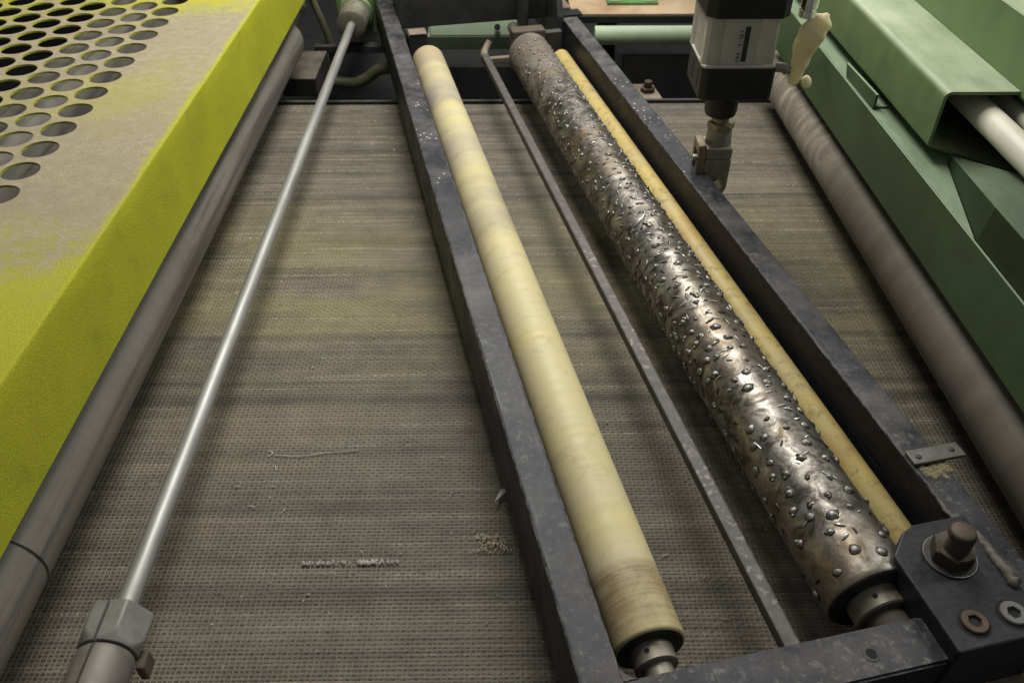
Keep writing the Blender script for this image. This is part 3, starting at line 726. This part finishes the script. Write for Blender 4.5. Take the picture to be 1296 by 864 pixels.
# strap across the right beam with its two screws and the grime below it
strap = fpart('strap', box(0.676, 0.752, 0.594, 0.618, FZ1 + .001, FZ1 + .0065, .0012), 'strap'); strap['label'] = 'small strap plate with two holes across the right beam'
for u_, v_ in ((0.687, 0.6045), (0.738, 0.607)):
    fpart('rivet', revolve((u_, v_, FZ1 + .006), (0, 0, 1), [(0, .0040), (.0015, .0040), (.0022, .0030)], 20), 'dark_grey', strap, smooth=40)
bm = bmesh.new()
for i in range(70):
    u_ = random.uniform(.684, .722); v_ = random.gauss(.587, .004) - (.012 * random.random() if .69 < u_ < .71 else 0)
    s_ = random.uniform(.0025, .006)
    revolve((u_, v_, FZ1 - .001 - .00001 * i), (random.gauss(0, .06), random.gauss(0, .06), 1), [(0, s_), (.0014, s_ * .8), (.0018 + .00003 * i, s_ * .35)], 8, bm)
o = fpart('grime', bm, 'putty', smooth=60); o['kind'] = 'stuff'
fpart('inner_plate', prism([(2.33, .085), (2.60, .080), (2.60, .32), (2.40, .32), (2.335, .178)], 0, .655, .6735, .002), 'dark_grey')
fpart('far_housing', box(0.2095, 0.654, 2.455, 2.60, 0.137, 0.36, .004), 'dark_grey')
fpart('beam_cap', box(0.662, 0.735, 2.352, 2.40, 0.1705, 0.1765, .001), 'dark')
fpart('cap_plate', box(0.660, 0.712, 2.398, 2.60, 0.177, 0.183, .001), 'tan')
fpart('axle_post', revolve(Fp(0, 0, 0) + Vector((0.567, 2.40, 0.14)), (0, 0, 1), [(0, .017), (.25, .017)], 24), 'dark_grey', smooth=40)
fpart('axle_bracket', box(0.505, 0.60, 2.255, 2.30, 0.06, 0.175, .004), 'brown')
fpart('bracket_ear', box(0.602, 0.65, 2.26, 2.285, 0.09, 0.165, .003), 'dark_grey')
fpart('end_bracket', box(0.218, 0.272, 2.30, 2.36, 0.06, 0.172, .003), 'dark_grey')
fpart('end_bracket_lip', box(0.222, 0.270, 2.296, 2.34, 0.173, 0.176, .001), 'tan')

def shaft_hole(t, u, v, z, r, parent):     # set-screw hole on the visible upper left of a collar
    d = Vector((-0.42, 0, 0.907)); p = Vector((u, v, z)) + d * (r - .0008)
    fpart('set_screw', revolve(p, d, [(0, .0030), (.0013, .0030)], 16), 'dark', parent, smooth=40)

# cream yellow roller
uy, zy, ry, v0, v1 = 0.2625, 0.120, 0.0437, 0.450, 2.246
yr = thing('wrapped_roller', 'cream-yellow covered roller with brown smears near its front end, right of the left side beam', 'roller', Fp(uy, 1.35, zy), A_F)
fpart('roller_cover', revolve((uy, v0, zy), (0, 1, 0), [(0.0, ry - .0035), (0.002, ry - .0008), (0.005, ry), (1.79, ry), (1.794, ry - .002), (1.796, ry - .006)], 72), 'yellow_roller', yr, smooth=45)
fpart('end_disc', revolve((uy, v0 - .0015, zy), (0, 1, 0), [(0, ry * .86), (.0015, ry - .0035), (.0025, ry - .0035)], 48), 'black_rubber', yr, smooth=30)
c = fpart('collar', revolve((uy, v0 - .024, zy), (0, 1, 0), [(0, .0240), (.0015, .0258), (.0225, .0258)], 48), 'collar', yr, smooth=40)
shaft_hole(yr, uy, v0 - .012, zy, .0258, c)
fpart('axle', revolve((uy, .397, zy), (0, 1, 0), [(0, .0180), (.032, .0180)], 32), 'collar', yr, smooth=40)
fpart('axle', revolve((uy, 2.2, zy), (0, 1, 0), [(0, .012), (.15, .012)], 24), 'rust', yr, smooth=40)

# second yellow roller, mostly hidden behind the studded one
u2, z2, r2 = 0.639, 0.100, 0.0255
ar = thing('thin_yellow_roller', 'thinner amber-yellow spotted roller squeezed between the studded roller and the right side beam', 'roller', Fp(u2, 1.35, z2), A_F)
fpart('roller_cover', revolve((u2, .47, z2), (0, 1, 0), [(0, r2 - .002), (.002, r2), (1.76, r2), (1.765, r2 - .003)], 56), 'amber', ar, smooth=45)
fpart('axle', revolve((u2, .40, z2), (0, 1, 0), [(0, .010), (1.95, .010)], 24), 'steel', ar, smooth=40)

# studded roller
us, zs, rs, s0, s1 = 0.5411, 0.130, 0.0573, 0.4490, 2.212
sr = thing('studded_roller', 'heavy dark steel roller covered with weld studs and shiny burrs', 'roller', Fp(us, 1.33, zs), A_F)
def shell():
    bb = bmesh.new(); ns, na = 300, 96; rows = []; rng = random.Random(5)
    prof = [(0.0, rs - .004), (0.0012, rs - .0012), (0.004, rs)] + [(0.004 + (s1 - s0 - .008) * i / ns, rs) for i in range(1, ns)] + [(s1 - s0 - .004, rs), (s1 - s0 - .001, rs - .002), (s1 - s0, rs - .006)]
    for d, r in prof:
        rows.append([bb.verts.new((us + r * math.cos(2 * math.pi * k / na), s0 + d, zs + r * math.sin(2 * math.pi * k / na))) for k in range(na)])
    for a, b in zip(rows, rows[1:]):
        for k in range(na): bb.faces.new((a[k], b[k], b[(k + 1) % na], a[(k + 1) % na]))
    bb.faces.new(rows[0]); bb.faces.new(rows[-1][::-1])
    return bb
fpart('roller_shell', shell(), 'studded', sr, smooth=40)
fpart('end_disc', revolve((us, s0 - .0015, zs), (0, 1, 0), [(0, rs * .8), (.0015, rs - .0045), (.002, rs - .0045)], 48), 'black_rubber', sr, smooth=30)
c = fpart('collar', revolve((us, s0 - .026, zs), (0, 1, 0), [(0, .0320), (.002, .0340), (.025, .0340)], 56), 'collar', sr, smooth=40)
shaft_hole(sr, us, s0 - .013, zs, .0340, c)
fpart('axle', revolve((us, .397, zs), (0, 1, 0), [(0, .0245), (.05, .0245)], 40), 'brown', sr, smooth=40)
fpart('axle', revolve((us, 2.2, zs), (0, 1, 0), [(0, .016), (.22, .016)], 24), 'steel', sr, smooth=40)

def stud_bm(kind, rng):
    bb = bmesh.new(); seg = 10
    def dome(cx, cy, r, h, spike=0.0):
        rings = []
        for rad, z in ((r * 1.65, -.0012), (r * 1.15, .0007), (r, .0012), (r * .86, .0012 + h * .55), (r * .5, .0012 + h * .9)):
            rings.append([bb.verts.new((cx + rad * math.cos(2 * math.pi * k / seg) * rng.uniform(.82, 1.18), cy + rad * math.sin(2 * math.pi * k / seg) * rng.uniform(.82, 1.18), z)) for k in range(seg)])
        top = bb.verts.new((cx + rng.uniform(-.25, .25) * r, cy + rng.uniform(-.25, .25) * r, .0012 + h + spike))
        for i, (a, b) in enumerate(zip(rings, rings[1:])):
            for k in range(seg):
                f = bb.faces.new((a[k], a[(k + 1) % seg], b[(k + 1) % seg], b[k])); f.material_index = 1 if i == 0 else 0
        for k in range(seg): bb.faces.new((rings[-1][k], rings[-1][(k + 1) % seg], top))
    if kind == 'round': dome(0, 0, rng.uniform(.0050, .0062), rng.uniform(.0018, .0026))
    elif kind == 'double': dome(-.003, .003, .0042, .0018); dome(.002, -.004, .0050, .0024)
    elif kind == 'long': dome(0, 0, .0048, .0020); dome(.001, .006, .0046, .0018); dome(-.001, .012, .0038, .0014)
    elif kind == 'spiky': dome(0, 0, .0050, .0022, .0016); dome(.004, .004, .0022, .0022, .0012)
    elif kind == 'small': dome(0, 0, .0034, .0013)
    elif kind == 'pit':
        dome(0, 0, .0024, .0004); bmesh.ops.scale(bb, vec=(rng.uniform(1.6, 2.6), rng.uniform(.7, 1.2), .8), verts=bb.verts)
        for f in bb.faces: f.material_index = 1
    elif kind == 'dash':
        dome(0, 0, .0026, .0014); bmesh.ops.scale(bb, vec=(rng.uniform(2.2, 3.4), rng.uniform(.7, 1.1), 1), verts=bb.verts)
    return bb
rngS = random.Random(11); stud_meshes = []
for kd in ('round', 'round', 'round', 'round', 'double', 'long', 'spiky', 'small', 'small', 'spiky', 'dash', 'dash', 'pit', 'pit', 'spiky', 'spiky'):
    bb = stud_bm(kd, rngS); bmesh.ops.recalc_face_normals(bb, faces=bb.faces)
    me = bpy.data.meshes.new('stud'); bb.to_mesh(me); bb.free()
    me.polygons.foreach_set('use_smooth', [True] * len(me.polygons)); me.materials.append(M['stud']); me.materials.append(M['burnt'])
    stud_meshes.append(me)
places = []
v = s0 + .030; row = 0
while v < s1 - .06:
    dens = 13 if v < 0.85 else (16 if v < 1.3 else 16)
    for k_ in range(dens):
        if rngS.random() < (.16 if v < .8 else .06): continue
        th = 2 * math.pi * (k_ + .5 * (row % 2)) / dens + rngS.gauss(0, .07)
        places.append((th, v + rngS.gauss(0, .0045), rngS.choice((0, 1, 2, 3, 6, 9, 14, 15, 12, 13) if v < .85 else (0, 1, 5, 6, 7, 9, 10, 11, 12, 13, 14, 15, 10, 11, 12, 13)), rngS.uniform(.78, 1.12) * (1.0 if v < 1.0 else max(.72, 1.0 - .45 * (v - 1.0))), rngS.uniform(0, 6.28)))
    v += .029 if v < .85 else (.0225 if v < 1.3 else .0205); row += 1
camF = MF.inverted() @ Vector((0, 0, 1))
def seen(p):
    th, v, *_ = p; nrm = Vector((math.cos(th), 0, math.sin(th))); P = Vector((us, v, zs)) + nrm * rs
    d = camF - P; f = nrm.dot(d.normalized())
    return (f > -.12, max(f, .15) / d.length)
places.sort(key=lambda p: (not seen(p)[0], -seen(p)[1]))
Ms = mat_of(sr).inverted() @ MF
def stud_matrix(p):
    th, v, k_, s_, a = p; nrm = Vector((math.cos(th), 0, math.sin(th)))
    Q = Vector((0, 0, 1)).rotation_difference(nrm).to_matrix().to_4x4()
    return Ms @ Matrix.Translation(Vector((us, v, zs)) + nrm * rs) @ Q @ Matrix.Rotation(a, 4, 'Z') @ Matrix.Scale(s_, 4)
for p in places[:300]:
    o = bpy.data.objects.new('stud', stud_meshes[p[2]]); COL.objects.link(o); o.parent = sr; o.matrix_local = stud_matrix(p)
bm = bmesh.new()
for p in places[300:]:
    m0 = stud_meshes[p[2]].copy(); m0.transform(stud_matrix(p)); bm.from_mesh(m0); bpy.data.meshes.remove(m0)
me = bpy.data.meshes.new('studs'); bm.to_mesh(me); bm.free(); me.materials.append(M['stud']); me.materials.append(M['burnt'])
o = bpy.data.objects.new('stud_mass', me); COL.objects.link(o); o.parent = sr; o['kind'] = 'stuff'
# bright burrs and curls of metal clinging to the upper side
rngB = random.Random(21)
def burr(th, v, L, dirn, lift, curl, rad):
    pts = []
    for i in range(6):
        t = i / 5; a = dirn + curl * t
        tv = L * t * math.cos(a); tt = L * t * math.sin(a) / rs
        h = rs + .0008 + lift * math.sin(math.pi * (.15 + .85 * t)) * t
        ang = th + tt
        pts.append((us + h * math.cos(ang), v + tv, zs + h * math.sin(ang)))
    return tube(pts, [rad * .6, rad, rad * 1.1, rad, rad * .8, rad * .3], 6)
for i in range(90):
    v = .50 + 1.35 * (i + rngB.random()) / 90; th = R(rngB.uniform(58, 142))
    fpart('metal_burr', burr(th, v, rngB.uniform(.005, .017), rngB.choice((1.3, 1.6, 1.9, -1.4, 0.5)) + rngB.uniform(-.3, .3), rngB.uniform(.0003, .0030), rngB.uniform(-.35, .35), rngB.uniform(.0005, .0011)), 'sliver', sr, smooth=60)
o = fpart('metal_burr', burr(R(100), 1.262, .05, -2.7, .007, -1.2, .0012), 'sliver', sr, smooth=60); o['label'] = 'long bright curl of metal'

# thin flat bar with hooked far end
bb = box(0.4150, 0.4355, 0.397, 2.262, 0.100, 0.120, .003)
bar = thing('flat_bar', 'thin worn steel bar with a hooked far end between the cream-yellow and studded rollers', 'bar', Fp(0.426, 1.33, 0.094), A_F)
fpart('bar', bb, 'bar', bar)
fpart('hook', tube(spline([(0.426, 2.255, .108), (0.427, 2.276, .111), (0.432, 2.288, .118), (0.441, 2.296, .130), (0.448, 2.299, .140)], 5), [.0120 - .0035 * i / 20 for i in range(21)], 14), 'tan', bar, smooth=50)
fpart('cross_pin', box(0.4385, 0.50, 2.245, 2.262, 0.095, 0.110, .002), 'tan', bar)

# ------------------------------------------------------------------ right-hand roller and green guards
rrl = thing('brown_roller', 'large dull brown roller with pale swirled stains under the dark green guard', 'roller', (0.7496, 1.4, 0.12))
part('roller_cover', revolve((0.7496, 0.3, 0.12), (0, 1, 0), [(0, .058), (.002, .06), (1.915, .06), (1.92, .057)], 72), 'right_roller', rrl, smooth=45)
part('axle', revolve((0.7496, 0.2, 0.12), (0, 1, 0), [(0, .018), (2.2, .018)], 24), 'steel', rrl, smooth=40)

gd = thing('green_guard', 'dark green sheet-metal guard with a pale top flange above the brown roller', 'guard', (0.74, 1.4, 0.206))
part('front_panel', box(0.700, 0.704, 0.40, 2.15, 0.2063, 0.3197, .001), 'green_dark', gd)
part('top_flange', prism([(0.7045, 2.15), (0.80, 2.15), (0.80, 1.275), (0.762, 1.275), (0.7045, 1.035)], 2, 0.3155, 0.3195, .0008), 'green_dark', gd)  # slanted near end cut along the shadow edge on the flange
def flange_shade():  # added panel whose edge stands in for the shadow across the flange
    bb = bmesh.new(); lo = [(0.7625, 1.275, .3200), (0.7045, 1.030, .3200), (0.7043, 0.40, .3200)]
    hi = [(0.7645, 1.275, .333), (0.7050, 1.022, .383), (0.7050, 0.40, .383)]
    L = [bb.verts.new(p) for p in lo]; Hh = [bb.verts.new(p) for p in hi]
    for i in (0, 1):
        bb.faces.new((L[i], L[i + 1], Hh[i + 1], Hh[i]))
    K = [bb.verts.new(p) for p in ((0.90, 1.275, .284), (0.87, 1.00, .40), (0.87, 0.40, .40))]
    for i in (0, 1): bb.faces.new((Hh[i], Hh[i + 1], K[i + 1], K[i]))
    bmesh.ops.solidify(bb, geom=list(bb.faces), thickness=-0.003)
    return bb
part('flange_shade_panel', flange_shade(), 'green_dark', gd)
tab = part('stop_tab', prism([(1.6541, .3446), (1.484, .350), (1.484, .3235), (1.6394, .318)], 0, 0.7055, 0.7105, .0008), 'green_dark', gd)
part('tab_foot', box(0.7108, 0.740, 1.49, 1.63, 0.3198, 0.324, .001), 'green_dark', gd)

ch = thing('green_channel', 'pale green open-ended box channel with rounded edges above the guard', 'machine channel', (0.78, 1.9, 0.30))
def channel():
    T = .0055; r = .012
    out = [(0.8425, 0.444)] + [(0.72 + r - r * math.sin(a), 0.444 - r + r * math.cos(a)) for a in [R(90 * i / 5) for i in range(6)]]
    out += [(0.72 + r * .5 - r * .5 * math.cos(a), 0.352 - r * .45 * math.sin(a)) for a in [R(65 * i / 3) for i in range(4)]]
    out += [(0.895, 0.289), (0.900, 0.297)]
    # inner offset line
    inn = []
    n = len(out)
    for i in range(n):
        p = Vector((*out[i], 0)); a = Vector((*out[max(i - 1, 0)], 0)); b = Vector((*out[min(i + 1, n - 1)], 0))
        d = (b - a).normalized(); nn = Vector((-d.y, d.x, 0))
        inn.append((p.x + nn.x * T, p.y + nn.y * T))
    bb = bmesh.new(); ys = [1.279, 1.281] + [1.281 + (2.7 - 1.281) * i / 8 for i in range(1, 9)]
    rows = []
    for y in ys:
        ring = [bb.verts.new((p[0], y, p[1])) for p in out] + [bb.verts.new((p[0], y, p[1])) for p in inn[::-1]]
        rows.append(ring)
    m = len(rows[0])
    for a, b in zip(rows, rows[1:]):
        for k in range(m): bb.faces.new((a[k], a[(k + 1) % m], b[(k + 1) % m], b[k]))
    for ring in (rows[0], rows[-1]):
        for i in range(n - 1): bb.faces.new((ring[i], ring[i + 1], ring[m - 2 - i], ring[m - 1 - i]))
    return bb
part('channel_body', channel(), 'green', ch, smooth=45)
part('back_panel', box(0.8432, 0.8472, 0.4, 2.7, 0.435, 0.5415, .0015), 'green', ch)
part('lower_panel', box(0.905, 0.910, 0.4, 2.7, 0.10, 0.434, .0015), 'green_dark', ch)
part('lower_shelf', box(0.8475, 0.9045, 0.4, 2.7, 0.428, 0.434, .001), 'green_dark', ch)
part('top_flange', box(0.8475, 1.05, 0.6, 2.7, 0.5375, 0.5415, .0015), 'green', ch)
single('cream_pipe', revolve((0.805, 0.95, 0.398), (0, 1, 0), [(0, .021), (.0005, .0225), (1.2, .0225)], 32), 'white_pipe', 'cream plastic pipe coming out of the open end of the green channel', 'pipe', smooth=40)
single('cream_pipe', revolve((0.864, 0.95, 0.40), (0, 1, 0), [(0, .014), (.0005, .015), (1.2, .015)], 32), 'white_pipe', 'second, thinner cream pipe further right inside the green channel', 'pipe', smooth=40)

# ------------------------------------------------------------------ pneumatic cylinder with clevis
AX, AY = 0.436, 1.546
ac = thing('pneumatic_cylinder', 'grey air cylinder with black end caps, its fork pointing down beside the frame', 'air cylinder', (AX, AY, 0.12))
bx = AX - .004
def body():
    h = .0655
    side = [(-h + .006, -h), (-.050, -h - .0015), (-.040, -h + .001), (-.034, -h + .0055), (-.028, -h + .0020), (.024, -h + .0020), (.030, -h + .0050), (.036, -h + .001), (.050, -h - .0015), (h - .006, -h)]
    poly = []
    for i in range(4):
        c_, s_ = round(math.cos(i * math.pi / 2)), round(math.sin(i * math.pi / 2))
        poly += [(bx + c_ * x - s_ * y, AY + s_ * x + c_ * y) for x, y in side]
    return prism(poly, 2, 0.409, 0.495)
part('barrel', body(), 'alu', ac, smooth=30)
def cap(cx, hw, z0, z1, ch_):
    p = [(-hw + ch_, -hw), (hw - ch_, -hw), (hw, -hw + ch_), (hw, hw - ch_), (hw - ch_, hw), (-hw + ch_, hw), (-hw, hw - ch_), (-hw, -hw + ch_)]
    return prism([(cx + x, AY + y) for x, y in p], 2, z0, z1, .003, seg=3)
part('rim_plate', cap(bx + .003, .069, 0.4035, 0.4105, .006), 'alu', ac)
lc = part('end_cap', cap(bx + .005, .069, 0.342, 0.4033, .010), 'black_plastic', ac)
part('end_cap', cap(bx + .004, .075, 0.495, 0.60, .016), 'black_plastic', ac)
part('cap_slot', box(bx - .0648, bx - .0630, AY - .035, AY - .010, .355, .395, .0005, 1), 'dark_grey', lc)
part('cap_slot', box(bx - .0648, bx - .0630, AY + .010, AY + .035, .355, .395, .0005, 1), 'dark_grey', lc)
part('gland', revolve((AX - .004, AY, .283), (0, 0, 1), [(0, .024), (.004, .030), (.012, .032), (.06, .032)], 40), 'black_plastic', ac, smooth=40)
part('rod', revolve((AX, AY, .225), (0, 0, 1), [(0, .0165), (.06, .0165)], 28), 'zinc', ac, smooth=40)
part('lock_nut', revolve((AX + .002, AY, .2555), (0, 0, 1), [(0, .024), (.002, .0275), (.012, .0275), (.014, .025)], 72, rfun=hexf(.0238)), 'zinc', ac, smooth=28)
fk = part('fork', prism([(AX - .026, AY - .030), (AX + .028, AY - .030), (AX + .028, AY + .030), (AX - .026, AY + .030)], 2, .198, .224, .004), 'fork', ac)
part('fork_neck', revolve((AX + .002, AY, .222), (0, 0, 1), [(0, .027), (.006, .026), (.028, .0245), (.034, .022)], 32), 'fork', ac, smooth=50)
for y0, y1 in ((AY - .030, AY - .014), (AY + .014, AY + .030)):
    pp = [(-.026, .1985), (.028, .1985), (.0275, .135), (.021, .118), (.008, .112), (-.006, .112), (-.019, .118), (-.0255, .135)]
    part('fork_arm', prism([(AX + x, z) for x, z in pp], 1, y0, y1, .002), 'fork', ac)
clip = prism([(AY - .034, .232), (AY + .016, .232), (AY + .016, .168), (AY + .004, .168), (AY + .004, .214), (AY - .022, .214), (AY - .022, .150), (AY - .034, .150)], 0, AX - .043, AX - .0275, .0015)
part('fork_clip', clip, 'zinc', ac)
part('clip_bolt', revolve((AX - .052, AY - .028, .205), (1, 0, 0), [(0, .006), (.001, .007), (.012, .007)], 20, rfun=hexf(.0062)), 'steel', ac, smooth=28)
part('pin', revolve((AX + .004, AY - .037, .143), (0, 1, 0), [(0, .0095), (.001, .0105), (.005, .0105), (.0051, .0085), (.075, .0085)], 24), 'bright', ac, smooth=40)
part('pin_ring', revolve((AX + .004, AY - .0335, .143), (0, 1, 0), [(0, .0125), (.0012, .0135), (.003, .0135)], 24), 'zinc', ac, smooth=40)
# faded sticker on the barrel front (illegible print)
yf = AY - .0655 + .0020
part('sticker', box(bx + .0035, bx + .0125, yf - .0008, yf - .0001, .4155, .4790, 0), 'label_dark', ac)
bm = bmesh.new(); rngL = random.Random(4)
for i in range(15):
    z = .4160 + .062 * i / 15
    if rngL.random() < .8: box(bx - .007 + rngL.uniform(0, .002), bx + .002 - rngL.uniform(0, .003), yf - .0006, yf - .0001, z, z + rngL.uniform(.001, .0032), 0, bm=bm)
part('faded_print', bm, 'label_grey', ac)
part('elbow_fitting', tube(spline([(bx + .062, AY - .045, .3985), (bx + .078, AY - .047, .3985), (bx + .092, AY - .049, .3975), (bx + .099, AY - .05, .392)], 4), .0095, 18), 'steel', ac, smooth=50)
part('fitting_nut', revolve((bx + .064, AY - .0455, .3985), (1, 0, 0), [(0, .0105), (.001, .0118), (.005, .0118), (.006, .0105)], 60, rfun=hexf(.0105)), 'bright', ac, smooth=28)
single('hose_fitting', revolve((0.5475, 1.505, 0.487), (0.02, 0.05, 1), [(0, .013), (.002, .0158), (.013, .0158), (.014, .0138), (.017, .0138), (.018, .0152), (.05, .0152), (.052, .011), (.08, .011)], 32), 'bright', 'shiny round metal hose fitting at the top edge beside the cream rubber flap', 'fitting', smooth=40)
def flap():
    c_ = spline([(0.5460, 1.500, .3660), (0.5505, 1.500, .388), (0.5530, 1.500, .412), (0.5555, 1.500, .438), (0.5640, 1.500, .462), (0.5760, 1.502, .480), (0.5850, 1.503, .494)], 6)
    n = len(c_); keys = [.0090, .0125, .0180, .0235, .0265, .0215, .0050]
    rad = []
    for i in range(n):
        t = i / (n - 1) * (len(keys) - 1); j = min(int(t), len(keys) - 2); f = t - j; f = f * f * (3 - 2 * f)
        rad.append(keys[j] * (1 - f) + keys[j + 1] * f)
    bm = tube(c_, rad, 26, flat=(1, .48), up=(0, 1, 0))
    from mathutils import noise as mn
    for v in bm.verts:      # creases along the strip and a ragged edge
        p = v.co; n_ = mn.noise(Vector((p.x * 130, p.y * 40, p.z * 45))); f_ = mn.noise(Vector((p.x * 260, 3, p.z * 120)))
        v.co = p + Vector((.0009 * n_, -.0026 * n_ - .0008 * f_, .0005 * f_))
    return bm
fl = single('rubber_flap', flap(), 'rubber', 'cream-coloured curved rubber flap hanging between the grey cylinder and the green channel', 'rubber flap', smooth=60)
bm = tube(spline([(0.566, 1.499, .379), (0.570, 1.498, .374), (0.573, 1.497, .367), (0.571, 1.496, .360)], 5), [.0060 + .003 * math.sin(math.pi * i / 15) for i in range(16)], 14, flat=(1, .8), up=(0, 1, 0))
bm.transform(Matrix.Identity(4)); part('rubber_lobe', bm, 'rubber', fl, smooth=60)

# ------------------------------------------------------------------ far side: machine parts beyond the end of the belt
structure('machine_bed', box(-1.6, 1.8, 2.27, 4.6, -0.78, -0.16, .01), 'dark')
structure('back_wall', box(-4, 5, 4.7, 4.8, -0.8, 2.2, 0), 'dark')
gb = thing('green_cross_beam', 'pale green steel beam crossing behind the far end of the rollers', 'machine beam', (-0.1, 2.76, -0.01))
part('beam', box(-0.245, 0.06, 2.70, 2.86, -0.02, 0.025, .004), 'green_pale', gb)
part('top_cover', prism([(2.70, 0.0255), (2.84, 0.0255), (2.84, .070), (2.735, .070)], 0, -0.235, 0.05, .003), 'green_pale', gb)
part('bolt_hole_shade', revolve((-0.016, 2.705, .050), (0, -1, .75), [(0, .010), (.004, .010)], 20), 'dark', gb, smooth=40)  # dark disc on the sloping face in place of a shaded hole
single('green_pipe', revolve((0.27, 2.435, 0.120), (1, 0, 0), [(0, .02), (.001, .027), (0.62, .027)], 48), 'green_pale', 'pale green round pipe running under the plywood table at the far right', 'pipe', smooth=40)
tb = thing('plywood_table', 'worn tan and orange plywood shelf with a black front edge at the far end', 'shelf', (0.42, 2.6, 0.14))
part('table_top', box(0.205, 0.80, 2.50, 3.0, 0.146, 0.1605, .001), 'orange_wood', tb)
part('front_edge', box(0.20, 0.80, 2.488, 2.4995, 0.137, 0.157, .001), 'dark', tb)
part('leg', revolve((0.322, 2.56, -0.16), (0, 0, 1), [(0, .03), (.30, .03)], 28), 'dark', tb, smooth=40)
part('leg', revolve((0.70, 2.56, -0.16), (0, 0, 1), [(0, .03), (.30, .03)], 28), 'dark', tb, smooth=40)
cb = thing('green_board', 'small green board with pale pads lying on the plywood shelf', 'board', (0.385, 2.60, 0.161))
part('board', box(0.320, 0.475, 2.575, 2.67, 0.161, 0.169, .001), 'board', cb)
part('pad', box(0.330, 0.365, 2.585, 2.65, 0.1695, 0.1725, .001), 'alu', cb)
part('pad', box(0.43, 0.465, 2.585, 2.65, 0.1695, 0.1725, .001), 'alu', cb)
tbk = thing('tan_bracket', 'tan bracket block with a bolt at the far belt edge, right of the frame', 'bracket', (0.425, 2.32, -0.03))
part('block', prism([(0.36, 2.262), (0.462, 2.262), (0.447, 2.37), (0.36, 2.37)], 2, -0.035, 0.0, .003), 'tan', tbk)
part('bolt', revolve((0.423, 2.315, 0.0), (0, 0, 1), [(0, .021), (.012, .021), (.013, .012), (.03, .012), (.032, .010)], 36, rfun=hexf(.018)), 'rust', tbk, smooth=28)
single('dark_panel', box(0.36, 1.1, 2.43, 2.45, -0.16, 0.060, .003), 'dark_grey', 'dark grey upright steel panel beyond the belt behind the air cylinder', 'panel')
single('dark_panel', box(-0.20, 0.30, 2.52, 2.54, -0.16, -0.005, .003), 'dark_grey', 'dark steel panel beyond the belt under the pale green beam', 'panel')
single('brown_block', box(-0.66, -0.555, 2.38, 2.60, -0.04, 0.0165, .004), 'dusty_dark', 'dark steel block with a dusty brown top at the far end beside the grey roller', 'block')
single('hose', tube(spline([(-0.600, 2.66, .19), (-0.590, 2.66, .15), (-0.567, 2.65, .084), (-0.551, 2.65, .010), (-0.552, 2.64, -.05), (-0.565, 2.62, -.12)]), .0115, 12), 'hose', 'grey-green hose hanging down behind the far end of the steel rod', 'hose', smooth=60)
single('bent_pipe', tube(spline([(-0.58, 2.6, -.085), (-0.534, 2.6, -.0864), (-0.478, 2.6, -.0893), (-0.435, 2.6, -.071), (-0.40, 2.6, -.047), (-0.345, 2.6, -.04), (-0.28, 2.6, -.04)]), .018, 14), 'hose', 'bent grey-green pipe lying low behind the far end of the belt', 'pipe', smooth=60)
single('rail', box(-0.60, -0.36, 2.62, 2.66, 0.0, 0.022, .002), 'dark_grey', 'dark rail crossing behind the hanging hose at the far left', 'rail')
